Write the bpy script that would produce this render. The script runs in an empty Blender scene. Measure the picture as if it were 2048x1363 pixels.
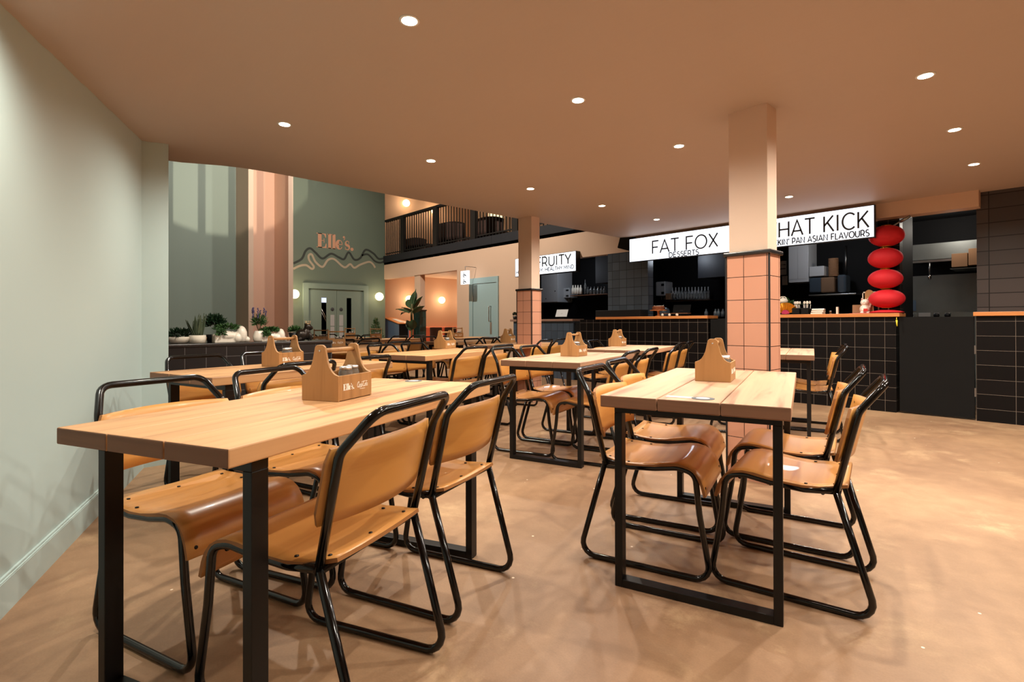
import bpy, math, random
from mathutils import Vector, Matrix
random.seed(7)
S = bpy.context.scene
COL = S.collection
PI = math.pi

# ------------------------------------------------------------------ camera
F_PX, PITCH, ROLL, HC, Y0, TH = 1043.0, .0042, -.0027, 1.035, 642.0, .8199
SN, CS = math.sin(TH), math.cos(TH)

def ray(px, py):
    u = (px-1024)/F_PX; w = (py-Y0)/F_PX
    c, s = math.cos(ROLL), math.sin(ROLL)
    u, w = u*c+w*s, -u*s+w*c
    c, s = math.cos(PITCH), math.sin(PITCH)
    y = c+w*s; z = s-w*c
    return Vector((u*CS-y*SN, u*SN+y*CS, z))

def atz(px, py, z=0.0):
    r = ray(px, py); t = (z-HC)/r.z
    return r*t+Vector((0, 0, HC))
def atX(px, py, X):
    r = ray(px, py); return r*(X/r.x)+Vector((0, 0, HC))
def atY(px, py, Y):
    r = ray(px, py); return r*(Y/r.y)+Vector((0, 0, HC))

cd = bpy.data.cameras.new('camera'); cam = bpy.data.objects.new('camera', cd); COL.objects.link(cam)
fw = ray(1024, Y0); rt = (ray(1025, Y0)-fw).normalized(); dn = (ray(1024, Y0+1)-fw).normalized(); fw = fw.normalized()
cam.matrix_world = Matrix(((rt.x, -dn.x, -fw.x, 0), (rt.y, -dn.y, -fw.y, 0), (rt.z, -dn.z, -fw.z, HC), (0, 0, 0, 1)))
cd.sensor_width = 36; cd.lens = F_PX*36/2048; cd.shift_y = -(681.5-Y0)/2048; cd.clip_start = .02
S.camera = cam

# ------------------------------------------------------------------ view, world
S.view_settings.view_transform = 'Standard'; S.view_settings.look = 'None'; S.view_settings.gamma = 1
S.view_settings.use_curve_mapping = False
S.view_settings.exposure = 0.0
S.cycles.diffuse_bounces = 6
S.cycles.max_bounces = 8
S.cycles.sample_clamp_indirect = 4
W = bpy.data.worlds.new('world'); S.world = W; W.use_nodes = True
W.node_tree.nodes['Background'].inputs[0].default_value = (.75, .85, 1, 1)
W.node_tree.nodes['Background'].inputs[1].default_value = .25
LAMP = (1.0, .93, .80)
LW = 47.0       # one ceiling downlight, watt

# ------------------------------------------------------------------ materials
def lin(c):
    return tuple((v/255/12.92 if v/255 <= .04045 else ((v/255+.055)/1.055)**2.4) for v in c)+(1,)
M = {}
def nodes(name):
    m = bpy.data.materials.new(name); m.use_nodes = True; M[name] = m
    nt = m.node_tree; return m, nt, nt.nodes['Principled BSDF']
def N(nt, t, **k):
    n = nt.nodes.new(t)
    for a, b in k.items(): setattr(n, a, b)
    return n
def plain(name, c, rough=.5, metal=0, spec=.5, noise=0, scale=8, bump=0, trans=0, coat=0):
    m, nt, b = nodes(name)
    b.inputs['Base Color'].default_value = lin(c); b.inputs['Roughness'].default_value = rough
    b.inputs['Metallic'].default_value = metal; b.inputs['Specular IOR Level'].default_value = spec
    b.inputs['Transmission Weight'].default_value = trans; b.inputs['Coat Weight'].default_value = coat
    if noise or bump:
        tc = N(nt, 'ShaderNodeTexCoord'); nz = N(nt, 'ShaderNodeTexNoise'); nz.inputs['Scale'].default_value = scale
        nz.inputs['Detail'].default_value = 5
        nt.links.new(tc.outputs['Object'], nz.inputs['Vector'])
        if noise:
            mx = N(nt, 'ShaderNodeMix', data_type='RGBA'); l = lin(c)
            mx.inputs[6].default_value = tuple(v*(1-noise) for v in l[:3])+(1,)
            mx.inputs[7].default_value = tuple(min(1, v*(1+noise)) for v in l[:3])+(1,)
            nt.links.new(nz.outputs['Fac'], mx.inputs[0]); nt.links.new(mx.outputs[2], b.inputs['Base Color'])
        if bump:
            bp = N(nt, 'ShaderNodeBump'); bp.inputs['Strength'].default_value = bump; bp.inputs['Distance'].default_value = .004
            nt.links.new(nz.outputs['Fac'], bp.inputs['Height']); nt.links.new(bp.outputs[0], b.inputs['Normal'])
    return m
def glow(name, c, s):
    m, nt, b = nodes(name)
    b.inputs['Base Color'].default_value = lin(c); b.inputs['Emission Color'].default_value = lin(c)
    b.inputs['Emission Strength'].default_value = s
    return m
def tile(name, c, mortar, w, h, ox=0, oz=0, gap=.003, rough=.3, vary=.12, spec=.5):
    m, nt, b = nodes(name)
    uv = N(nt, 'ShaderNodeUVMap'); mp = N(nt, 'ShaderNodeMapping'); mp.inputs['Location'].default_value = (ox, oz, 0)
    br = N(nt, 'ShaderNodeTexBrick'); br.offset = 0; br.squash = 1
    l = lin(c)
    br.inputs['Color1'].default_value = tuple(v*(1-vary) for v in l[:3])+(1,)
    br.inputs['Color2'].default_value = tuple(v*(1+vary) for v in l[:3])+(1,)
    br.inputs['Mortar'].default_value = lin(mortar)
    br.inputs['Scale'].default_value = 1; br.inputs['Brick Width'].default_value = w; br.inputs['Row Height'].default_value = h
    br.inputs['Mortar Size'].default_value = gap; br.inputs['Mortar Smooth'].default_value = .1; br.inputs['Bias'].default_value = 0
    nt.links.new(uv.outputs[0], mp.inputs[0]); nt.links.new(mp.outputs[0], br.inputs['Vector'])
    nt.links.new(br.outputs['Color'], b.inputs['Base Color'])
    inv = N(nt, 'ShaderNodeMath', operation='SUBTRACT'); inv.inputs[0].default_value = 1
    nt.links.new(br.outputs['Fac'], inv.inputs[1])
    bp = N(nt, 'ShaderNodeBump'); bp.inputs['Strength'].default_value = .5; bp.inputs['Distance'].default_value = .002
    nt.links.new(inv.outputs[0], bp.inputs['Height']); nt.links.new(bp.outputs[0], b.inputs['Normal'])
    b.inputs['Roughness'].default_value = rough; b.inputs['Specular IOR Level'].default_value = spec
    return m
def wood(name, c1, c2, c3, rough=.42, axis='Y', scale=1.0, boards=0, knots=True, coat=0):
    """long grain along one object axis; boards > 0 gives every plank of that width its own tone"""
    m, nt, b = nodes(name)
    tc = N(nt, 'ShaderNodeTexCoord'); mp = N(nt, 'ShaderNodeMapping')
    k = [18*scale]*3; k['XYZ'.index(axis)] = 1.1*scale; mp.inputs['Scale'].default_value = k
    oi = N(nt, 'ShaderNodeObjectInfo'); ad = N(nt, 'ShaderNodeVectorMath', operation='MULTIPLY_ADD')
    ad.inputs[1].default_value = (9, 9, 9)
    cm = N(nt, 'ShaderNodeCombineXYZ')
    for i in range(3): nt.links.new(oi.outputs['Random'], cm.inputs[i])
    nt.links.new(cm.outputs[0], ad.inputs[0]); nt.links.new(tc.outputs['Object'], mp.inputs[0]); nt.links.new(mp.outputs[0], ad.inputs[2])
    nz = N(nt, 'ShaderNodeTexNoise'); nz.inputs['Scale'].default_value = 1; nz.inputs['Detail'].default_value = 6; nz.inputs['Distortion'].default_value = .6
    nt.links.new(ad.outputs[0], nz.inputs['Vector'])
    cr = N(nt, 'ShaderNodeValToRGB'); cr.color_ramp.elements[0].position = .3; cr.color_ramp.elements[1].position = .72
    cr.color_ramp.elements[0].color = lin(c1); cr.color_ramp.elements[1].color = lin(c2)
    e = cr.color_ramp.elements.new(.47); e.color = tuple(a*.25+d*.75 for a, d in zip(lin(c1), lin(c2)))
    nt.links.new(nz.outputs['Fac'], cr.inputs[0]); out = cr.outputs[0]
    n2 = N(nt, 'ShaderNodeTexNoise'); n2.inputs['Scale'].default_value = 3.2; n2.inputs['Detail'].default_value = 2
    mp2 = N(nt, 'ShaderNodeMapping'); k2 = [1.6]*3; k2['XYZ'.index(axis)] = .5; mp2.inputs['Scale'].default_value = k2
    nt.links.new(tc.outputs['Object'], mp2.inputs[0]); nt.links.new(mp2.outputs[0], n2.inputs['Vector'])
    if knots:
        c2r = N(nt, 'ShaderNodeValToRGB'); c2r.color_ramp.elements[0].position = .66; c2r.color_ramp.elements[1].position = .78
        c2r.color_ramp.elements[0].color = (0, 0, 0, 1); c2r.color_ramp.elements[1].color = (.8, .8, .8, 1)
        nt.links.new(n2.outputs['Fac'], c2r.inputs[0])
        mx = N(nt, 'ShaderNodeMix', data_type='RGBA'); mx.inputs[7].default_value = lin(c3)
        nt.links.new(c2r.outputs[0], mx.inputs[0]); nt.links.new(out, mx.inputs[6]); out = mx.outputs[2]
    if boards:
        sp = N(nt, 'ShaderNodeSeparateXYZ'); nt.links.new(tc.outputs['Object'], sp.inputs[0])
        dv = N(nt, 'ShaderNodeMath', operation='DIVIDE'); dv.inputs[1].default_value = boards
        nt.links.new(sp.outputs['XYZ'.index('X')], dv.inputs[0])
        fl = N(nt, 'ShaderNodeMath', operation='ADD'); fl.inputs[1].default_value = 20.5; nt.links.new(dv.outputs[0], fl.inputs[0])
        f2 = N(nt, 'ShaderNodeMath', operation='FLOOR'); nt.links.new(fl.outputs[0], f2.inputs[0])
        wn = N(nt, 'ShaderNodeTexWhiteNoise', noise_dimensions='2D')
        c2n = N(nt, 'ShaderNodeCombineXYZ'); nt.links.new(f2.outputs[0], c2n.inputs[0]); nt.links.new(oi.outputs['Random'], c2n.inputs[1])
        nt.links.new(c2n.outputs[0], wn.inputs['Vector'])
        mr = N(nt, 'ShaderNodeMapRange'); mr.inputs['To Min'].default_value = .86; mr.inputs['To Max'].default_value = 1.1
        nt.links.new(wn.outputs['Value'], mr.inputs['Value'])
        ml = N(nt, 'ShaderNodeVectorMath', operation='SCALE'); nt.links.new(out, ml.inputs[0]); nt.links.new(mr.outputs[0], ml.inputs['Scale'])
        out = ml.outputs[0]
    nt.links.new(out, b.inputs['Base Color'])
    bp = N(nt, 'ShaderNodeBump'); bp.inputs['Strength'].default_value = .12; bp.inputs['Distance'].default_value = .002
    nt.links.new(nz.outputs['Fac'], bp.inputs['Height']); nt.links.new(bp.outputs[0], b.inputs['Normal'])
    b.inputs['Roughness'].default_value = rough; b.inputs['Coat Weight'].default_value = coat
    return m

def floor_mat():
    m, nt, b = nodes('screed')
    tc = N(nt, 'ShaderNodeTexCoord')
    def nz(sc, det, rough=.5, dist=0, vec=None):
        n = N(nt, 'ShaderNodeTexNoise'); n.inputs['Scale'].default_value = sc; n.inputs['Detail'].default_value = det
        n.inputs['Roughness'].default_value = rough; n.inputs['Distortion'].default_value = dist
        nt.links.new(vec or tc.outputs['Object'], n.inputs['Vector']); return n
    a = nz(.55, 8, .6, .8)
    r = N(nt, 'ShaderNodeValToRGB'); r.color_ramp.elements[0].position = .34; r.color_ramp.elements[1].position = .68
    r.color_ramp.elements[0].color = lin((142, 108, 82)); r.color_ramp.elements[1].color = lin((182, 146, 112))
    nt.links.new(a.outputs['Fac'], r.inputs[0])
    p = nz(1.9, 9, .74, .35)
    r2 = N(nt, 'ShaderNodeValToRGB'); r2.color_ramp.elements[0].position = .55; r2.color_ramp.elements[1].position = .8
    r2.color_ramp.elements[0].color = (0, 0, 0, 1); r2.color_ramp.elements[1].color = (.6, .6, .6, 1)
    nt.links.new(p.outputs['Fac'], r2.inputs[0])
    mx = N(nt, 'ShaderNodeMix', data_type='RGBA'); mx.inputs[7].default_value = lin((226, 194, 150))
    nt.links.new(r2.outputs[0], mx.inputs[0]); nt.links.new(r.outputs[0], mx.inputs[6])
    q = nz(7, 7, .7, .4)
    rq = N(nt, 'ShaderNodeValToRGB'); rq.color_ramp.elements[0].position = .35; rq.color_ramp.elements[1].position = .7
    rq.color_ramp.elements[0].color = (.84, .82, .8, 1); rq.color_ramp.elements[1].color = (1.08, 1.08, 1.08, 1)
    nt.links.new(q.outputs['Fac'], rq.inputs[0])
    mq = N(nt, 'ShaderNodeMix', data_type='RGBA', blend_type='MULTIPLY'); mq.inputs[0].default_value = .85
    nt.links.new(mx.outputs[2], mq.inputs[6]); nt.links.new(rq.outputs[0], mq.inputs[7]); mx = mq
    g = nz(150, 2)
    mg = N(nt, 'ShaderNodeMix', data_type='RGBA', blend_type='MULTIPLY'); mg.inputs[0].default_value = .22
    nt.links.new(mx.outputs[2], mg.inputs[6]); nt.links.new(g.outputs['Fac'], mg.inputs[7])
    vo = N(nt, 'ShaderNodeTexVoronoi'); vo.inputs['Scale'].default_value = 6; nt.links.new(tc.outputs['Object'], vo.inputs['Vector'])
    lt = N(nt, 'ShaderNodeMath', operation='LESS_THAN'); lt.inputs[1].default_value = .035; nt.links.new(vo.outputs['Distance'], lt.inputs[0])
    ms = N(nt, 'ShaderNodeMix', data_type='RGBA'); ms.inputs[7].default_value = lin((232, 214, 190))
    nt.links.new(lt.outputs[0], ms.inputs[0]); nt.links.new(mg.outputs[2], ms.inputs[6])
    nt.links.new(ms.outputs[2], b.inputs['Base Color'])
    mr = N(nt, 'ShaderNodeMapRange'); mr.inputs['To Min'].default_value = .38; mr.inputs['To Max'].default_value = .62
    nt.links.new(p.outputs['Fac'], mr.inputs['Value']); nt.links.new(mr.outputs[0], b.inputs['Roughness'])
    b.inputs['Specular IOR Level'].default_value = .4
    bp = N(nt, 'ShaderNodeBump'); bp.inputs['Strength'].default_value = .08; bp.inputs['Distance'].default_value = .003
    nt.links.new(g.outputs['Fac'], bp.inputs['Height']); nt.links.new(bp.outputs[0], b.inputs['Normal'])
floor_mat()

plain('ceiling_paint', (188, 172, 160), .55, spec=.3, noise=.03, scale=1.5)
# rolled paint: long faint roller marks
_m = M['ceiling_paint']; _nt = _m.node_tree; _b = _nt.nodes['Principled BSDF']
_tc = N(_nt, 'ShaderNodeTexCoord'); _mp = N(_nt, 'ShaderNodeMapping'); _mp.inputs['Scale'].default_value = (1.2, 9, 1)
_nz = N(_nt, 'ShaderNodeTexNoise'); _nz.inputs['Scale'].default_value = 1.5; _nz.inputs['Detail'].default_value = 4
_bp = N(_nt, 'ShaderNodeBump'); _bp.inputs['Strength'].default_value = .25; _bp.inputs['Distance'].default_value = .006
_nt.links.new(_tc.outputs['Object'], _mp.inputs[0]); _nt.links.new(_mp.outputs[0], _nz.inputs['Vector'])
_nt.links.new(_nz.outputs['Fac'], _bp.inputs['Height']); _nt.links.new(_bp.outputs[0], _b.inputs['Normal'])
plain('sage_paint', (182, 200, 198), .6, noise=.03, scale=1.2, bump=.05)
plain('sage_wall', (150, 168, 160), .6, noise=.03, scale=1.2)
plain('green_wall', (104, 118, 104), .6, noise=.04, scale=1.0)
plain('green_door', (122, 140, 130), .5)
plain('peach_paint', (218, 192, 172), .6, noise=.02, scale=1.5)
plain('peach_wall', (222, 184, 162), .6, noise=.03, scale=1.2)
plain('beige_wall', (210, 180, 156), .6, noise=.02, scale=1.2)
plain('orange_wall', (222, 180, 150), .6, noise=.03, scale=1.2)
plain('blue_door', (150, 178, 182), .45)
plain('blue_grey', (90, 112, 135), .5)
plain('black_metal', (8, 7, 7), .13, metal=0, spec=.5)
plain('leg_metal', (11, 9, 9), .42, spec=.35)
plain('black_board', (12, 11, 11), .7, spec=.2, noise=.25, scale=5)
plain('black_paint', (12, 12, 14), .5)
plain('kitchen_black', (8, 8, 10), .7, spec=.2)
plain('fascia_black', (30, 33, 40), .5, noise=.1, scale=3)
plain('rail_black', (20, 17, 16), .5)
plain('chrome', (205, 205, 205), .18, metal=1)
plain('lid_tin', (235, 235, 235), .32, metal=.8)
plain('steel', (150, 150, 150), .35, metal=1, noise=.15, scale=6)
plain('steel_dull', (120, 124, 122), .5, metal=.7, noise=.35, scale=2.5)
plain('white_plastic', (225, 225, 222), .45)
plain('grey_white', (180, 182, 184), .5)
plain('ceramic', (232, 222, 208), .28, spec=.6)
plain('linen', (222, 212, 195), .8, noise=.08, scale=40, bump=.3)
plain('cream', (232, 222, 205), .6)
plain('cardboard', (150, 112, 80), .8, noise=.08, scale=6)
plain('kraft', (120, 92, 68), .8, noise=.08, scale=6)
plain('paper', (225, 222, 216), .8)
plain('print_grey', (90, 92, 96), .7)
plain('letter_grey', (58, 62, 66), .6)
plain('wave_dark', (52, 58, 54), .7)
plain('wave_light', (176, 162, 140), .7)
plain('wave_peach', (204, 152, 122), .7)
plain('logo_white', (250, 246, 236), .6)
plain('screw_dark', (25, 18, 12), .4, metal=.5)
plain('grout_black', (20, 17, 17), .6)
plain('cap_black', (34, 31, 32), .25, spec=.7)
plain('leaf', (52, 86, 42), .5, noise=.35, scale=25)
plain('leaf_dark', (26, 52, 30), .45, noise=.35, scale=20)
plain('leaf_banana', (46, 72, 44), .4, noise=.3, scale=14)
plain('leaf_grey', (70, 82, 60), .5, noise=.45, scale=30)
plain('lavender', (78, 70, 110), .7)
plain('soil', (40, 30, 22), .9)
plain('stem', (86, 84, 50), .7)
plain('lantern_red', (206, 22, 36), .7, noise=.05, scale=20)
plain('gold', (230, 170, 70), .3, metal=.9, noise=.35, scale=30)
plain('pink_magenta', (170, 40, 80), .5)
plain('red_trim', (200, 40, 36), .5)
plain('bronze', (42, 34, 28), .3, metal=.5, noise=.3, scale=12)
plain('gold_pale', (220, 185, 140), .35, metal=.6)
plain('cake', (120, 62, 28), .8, noise=.5, scale=60, bump=.8)
plain('coral_fabric', (222, 130, 98), .8)
plain('brown_fabric', (62, 42, 36), .9)
plain('jar', (210, 214, 214), .1, trans=.85)
plain('smoke_glass', (66, 76, 86), .12)
plain('sticker_pink', (236, 196, 180), .5)
plain('yellow', (226, 210, 60), .6)
plain('dark_green_tile', (30, 62, 60), .25)
plain('brush', (196, 196, 196), .3, metal=1)
glow('sign_face', (232, 242, 255), 1.4)
glow('sign_soft', (235, 242, 250), 1.05)
glow('globe_glow', (255, 226, 178), 5.5)
glow('lens_glow', (255, 236, 205), 28)
glow('panel_glow', (255, 228, 180), 1.5)
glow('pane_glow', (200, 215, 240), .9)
tile('terracotta_tile', (206, 150, 124), (58, 34, 28), .1475, .152, ox=0, oz=.03, gap=.0022, rough=.22, vary=.04)
tile('black_tile', (15, 12, 12), (120, 108, 98), .150, .152, ox=.0, oz=.02, gap=.0017, rough=.45, vary=.25, spec=.15)
tile('black_tile_wide', (16, 13, 13), (120, 108, 98), .300, .152, ox=.0, oz=.02, gap=.0017, rough=.45, vary=.25, spec=.15)
tile('grey_tile_wide', (66, 60, 59), (16, 13, 13), .300, .152, ox=.0, oz=.02, gap=.0045, rough=.42, vary=.2, spec=.35)
tile('blue_tile', (66, 78, 92), (24, 28, 34), .150, .152, ox=.0, oz=.02, gap=.0022, rough=.25, vary=.15)
tile('slate_tile', (76, 84, 94), (20, 22, 26), .150, .152, ox=.0, oz=.02, gap=.0035, rough=.3, vary=.2)
tile('planter_tile', (30, 27, 28), (104, 98, 98), .155, .300, ox=.0, oz=.14, gap=.0018, rough=.35, vary=.25)
tile('green_tile', (36, 66, 64), (20, 36, 36), .05, .24, ox=.0, oz=.0, gap=.002, rough=.15, vary=.3)
wood('pine', (138, 90, 52), (216, 166, 116), (120, 70, 40), .5, 'Y', 1.0, boards=.216)
wood('pine_pale', (138, 99, 74), (196, 154, 122), (124, 80, 56), .55, 'Y', 1.0, boards=.216)
wood('pine_end', (98, 66, 47), (132, 92, 67), (110, 70, 50), .7, 'X', .5, knots=False)
wood('ply_seat', (186, 124, 60), (206, 146, 80), (180, 100, 50), .34, 'X', .9, knots=False, coat=.12)
wood('ply_back', (186, 122, 54), (206, 146, 74), (180, 100, 50), .38, 'X', .7, knots=False, coat=.08)
plain('ply_edge', (150, 98, 50), .6)
wood('caddy_wood', (150, 106, 60), (176, 130, 80), (140, 80, 40), .5, 'Z', 1.6, knots=False)
wood('counter_wood', (186, 110, 56), (212, 138, 78), (150, 80, 40), .4, 'X', .8, knots=False)
wood('counter_wood_dark', (120, 92, 80), (150, 118, 102), (90, 60, 50), .5, 'X', .8, knots=False)
wood('dark_wood', (96, 60, 38), (130, 84, 54), (70, 40, 24), .5, 'Z', 1, knots=False)

# ------------------------------------------------------------------ mesh builder
class MB:
    def __init__(s): s.v = []; s.f = []; s.mi = []; s.sm = []
    def add(s, vs, fs, mi=0, smooth=False):
        o = len(s.v); s.v += [tuple(p) for p in vs]
        for f in fs: s.f.append([o+i for i in f]); s.mi.append(mi); s.sm.append(smooth)
        return s
    def box(s, x0, x1, y0, y1, z0, z1, mi=0):
        v = [(x, y, z) for x in (x0, x1) for y in (y0, y1) for z in (z0, z1)]
        return s.add(v, [(0, 1, 3, 2), (4, 6, 7, 5), (0, 4, 5, 1), (2, 3, 7, 6), (0, 2, 6, 4), (1, 5, 7, 3)], mi)
    def prism(s, pts, z0, z1, mi=0):
        n = len(pts); v = [(p[0], p[1], z0) for p in pts]+[(p[0], p[1], z1) for p in pts]
        return s.add(v, [list(range(n))[::-1], list(range(n, 2*n))]+[(i, (i+1) % n, n+(i+1) % n, n+i) for i in range(n)], mi)
    def plate(s, pts, o, ux, uy, t, mi=0, smooth=False):
        """2D outline pts mapped by o + x*ux + y*uy, thickness t along the normal"""
        o, ux, uy = Vector(o), Vector(ux), Vector(uy); nn = ux.cross(uy).normalized()*t
        a = [o+ux*p[0]+uy*p[1] for p in pts]; n = len(a); v = a+[p+nn for p in a]
        return s.add(v, [list(range(n))[::-1], list(range(n, 2*n))]+[(i, (i+1) % n, n+(i+1) % n, n+i) for i in range(n)], mi, smooth)
    def lathe(s, prof, c=(0, 0, 0), n=24, mi=0, axis=2, smooth=True, sx=1, sy=1):
        vs = []; fs = []
        for r, z in prof:
            for k in range(n):
                a = 2*PI*k/n; p = [r*math.cos(a)*sx, r*math.sin(a)*sy, z]
                if axis == 0: p = [p[2], p[0], p[1]]
                if axis == 1: p = [p[1], p[2], p[0]]
                vs.append((p[0]+c[0], p[1]+c[1], p[2]+c[2]))
        for i in range(len(prof)-1):
            for k in range(n):
                fs.append((i*n+k, i*n+(k+1) % n, (i+1)*n+(k+1) % n, (i+1)*n+k))
        if prof[0][0] > 1e-6: fs.append(list(range(n))[::-1])
        if prof[-1][0] > 1e-6: fs.append([(len(prof)-1)*n+k for k in range(n)])
        return s.add(vs, fs, mi, smooth)
    def ball(s, c, r, n=16, m=10, mi=0, rz=None, ry=None):
        rz = rz or r; ry = ry or r
        prof = [(max(1e-5, math.sin(PI*i/m)), -math.cos(PI*i/m)) for i in range(m+1)]
        o = len(s.v); s.lathe(prof, (0, 0, 0), n, mi)
        for i in range(o, len(s.v)):
            x, y, z = s.v[i]; s.v[i] = (c[0]+x*r, c[1]+y*ry, c[2]+z*rz)
        return s
    def cyl(s, a, b, r, n=12, mi=0, r2=None):
        return s.tube([a, b], r, n, mi=mi, r2=r2)
    def tube(s, pts, r, n=10, fil=0, mi=0, closed=False, r2=None, arc=5):
        P = [Vector(p) for p in pts]; fl = fil if isinstance(fil, (list, tuple)) else [fil]*len(P)
        Q = []
        for i, p in enumerate(P):
            if not closed and i in (0, len(P)-1) or fl[i] <= 0: Q.append(p); continue
            a = P[i-1]-p; b = P[(i+1) % len(P)]-p; la, lb = a.length, b.length; a.normalize(); b.normalize()
            ang = a.angle(b)
            if ang > PI-.02: Q.append(p); continue
            d = min(fl[i]/math.tan(ang/2), la*.49, lb*.49)
            rr = d*math.tan(ang/2); h = rr/math.sin(ang/2); cc = p+(a+b).normalized()*h
            v0 = (p+a*d)-cc; v1 = (p+b*d)-cc; tot = v0.angle(v1); ax = v0.cross(v1).normalized()
            for k in range(arc+1): Q.append(cc+Matrix.Rotation(tot*k/arc, 3, ax) @ v0)
        R = []
        for i, p in enumerate(Q):
            if not R or (p-R[-1]).length > 1e-5: R.append(p)
        Q = R; m = len(Q)
        T = []
        for i in range(m):
            if closed: t = Q[(i+1) % m]-Q[i-1]
            else: t = Q[min(i+1, m-1)]-Q[max(i-1, 0)]
            T.append(t.normalized())
        up = Vector((0, 0, 1)) if abs(T[0].z) < .9 else Vector((1, 0, 0))
        u = T[0].cross(up).normalized(); vs = []
        for i in range(m):
            u = (u-T[i]*u.dot(T[i])).normalized(); w = T[i].cross(u)
            ra = r if r2 is None else r+(r2-r)*i/(m-1)
            for k in range(n):
                a = 2*PI*k/n; vs.append(Q[i]+(u*math.cos(a)+w*math.sin(a))*ra)
        fs = []
        for i in range(m if closed else m-1):
            j = (i+1) % m
            for k in range(n): fs.append((i*n+k, i*n+(k+1) % n, j*n+(k+1) % n, j*n+k))
        if not closed: fs += [list(range(n))[::-1], [(m-1)*n+k for k in range(n)]]
        return s.add(vs, fs, mi, True)
    def sheet(s, G, t, mi=0, mie=None):
        """closed slab from a grid G[i][j] of points, thickness t below the surface normal"""
        a = len(G); b = len(G[0]); G = [[Vector(p) for p in r] for r in G]
        top = []; bot = []
        for i in range(a):
            for j in range(b):
                du = G[min(i+1, a-1)][j]-G[max(i-1, 0)][j]; dv = G[i][min(j+1, b-1)]-G[i][max(j-1, 0)]
                nn = du.cross(dv)
                nn = nn.normalized() if nn.length > 1e-9 else Vector((0, 0, 1))
                top.append(G[i][j]); bot.append(G[i][j]-nn*t)
        n = a*b; fs = []
        for i in range(a-1):
            for j in range(b-1):
                q = (i*b+j, (i+1)*b+j, (i+1)*b+j+1, i*b+j+1); fs.append(q); fs.append(tuple(n+k for k in q[::-1]))
        s.add(top+bot, fs, mi, True)
        o = len(s.v)-2*n
        edge = [(i, 0) for i in range(a)]+[(a-1, j) for j in range(1, b)]+[(i, b-1) for i in range(a-2, -1, -1)]+[(0, j) for j in range(b-2, 0, -1)]
        idx = [i*b+j for i, j in edge]; me = mi if mie is None else mie
        for k in range(len(idx)):
            p, q = idx[k], idx[(k+1) % len(idx)]
            s.f.append([o+q, o+p, o+n+p, o+n+q]); s.mi.append(me); s.sm.append(False)
        return s
    def ribbon(s, pts, w, o, ux, uy, t=.002, mi=0, closed=False):
        """flat stroke of width w (number or list) along 2D pts"""
        o, ux, uy = Vector(o), Vector(ux), Vector(uy); nn = ux.cross(uy).normalized()*t
        P = [Vector((p[0], p[1])) for p in pts]; m = len(P); ws = w if isinstance(w, (list, tuple)) else [w]*m
        L = []; R = []
        for i in range(m):
            a = P[i]-P[i-1] if (i > 0 or closed) else P[1]-P[0]
            b = (P[(i+1) % m]-P[i]) if (i < m-1 or closed) else P[i]-P[i-1]
            a.normalize(); b.normalize(); na = Vector((-a.y, a.x)); nb = Vector((-b.y, b.x)); q = na+nb
            q = q.normalized() if q.length > 1e-6 else na
            k = ws[i]/2/max(.45, q.dot(na)); L.append(P[i]+q*k); R.append(P[i]-q*k)
        A = [o+ux*p.x+uy*p.y+nn for p in L]; B = [o+ux*p.x+uy*p.y+nn for p in R]
        A2 = [p-nn for p in A]; B2 = [p-nn for p in B]
        v = A+B+A2+B2; fs = []
        for i in range(m if closed else m-1):
            j = (i+1) % m
            fs += [(i, m+i, m+j, j), (2*m+i, 2*m+j, 3*m+j, 3*m+i), (i, j, 2*m+j, 2*m+i), (m+i, 3*m+i, 3*m+j, m+j)]
        if not closed: fs += [(0, 2*m, 3*m, m), (m-1, 2*m-1, 4*m-1, 3*m-1)]
        return s.add(v, fs, mi)
    def mesh(s, name, mats):
        me = bpy.data.meshes.new(name); me.from_pydata(s.v, [], s.f)
        for m in mats: me.materials.append(M[m])
        me.polygons.foreach_set('material_index', s.mi); me.polygons.foreach_set('use_smooth', s.sm)
        uv = me.uv_layers.new(name='UVMap')
        for p in me.polygons:
            n = p.normal; ax = max(range(3), key=lambda k: abs(n[k]))
            for li in p.loop_indices:
                c = me.vertices[me.loops[li].vertex_index].co
                uv.data[li].uv = ((c.y, c.z), (c.x, c.z), (c.x, c.y))[ax]
        me.update(); return me
    def build(s, name, mats, parent=None, bevel=0, loc=None, rotz=0, segs=2):
        if isinstance(mats, str): mats = [mats]
        o = bpy.data.objects.new(name, s.mesh(name, mats)); COL.objects.link(o)
        if parent: o.parent = parent
        if loc is not None: o.location = loc
        if rotz: o.rotation_euler.z = rotz
        if bevel:
            b = o.modifiers.new('bevel', 'BEVEL'); b.width = bevel; b.segments = segs; b.limit_method = 'ANGLE'; b.angle_limit = .6
            b.harden_normals = False
        return o

def tag(o, label, cat, group=None, kind=None):
    if label: o['label'] = label
    if cat: o['category'] = cat
    if group: o['group'] = group
    if kind: o['kind'] = kind
    return o
def thing(name, label, cat, loc=(0, 0, 0), rotz=0, group=None):
    o = bpy.data.objects.new(name, None); COL.objects.link(o); o.location = loc; o.rotation_euler.z = rotz
    o.empty_display_size = .1
    return tag(o, label, cat, group)
def struct(name, mb, mats, parent=None, **k):
    o = mb.build(name, mats, parent, **k)
    if not parent: o['kind'] = 'structure'
    return o
def kids(o): return [c for c in bpy.data.objects if c.parent == o]
TREE = {}
def dup(root, loc, rotz, label=None, group=None):
    if root.name not in TREE:
        TREE[root.name] = [(c, kids(c)) for c in kids(root)]
    r = root.copy(); COL.objects.link(r); r.location = loc; r.rotation_euler.z = rotz
    if label: r['label'] = label
    if group: r['group'] = group
    for c, gs in TREE[root.name]:
        d = c.copy(); COL.objects.link(d); d.parent = r
        for g in gs:
            e = g.copy(); COL.objects.link(e); e.parent = d
    return r

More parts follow.
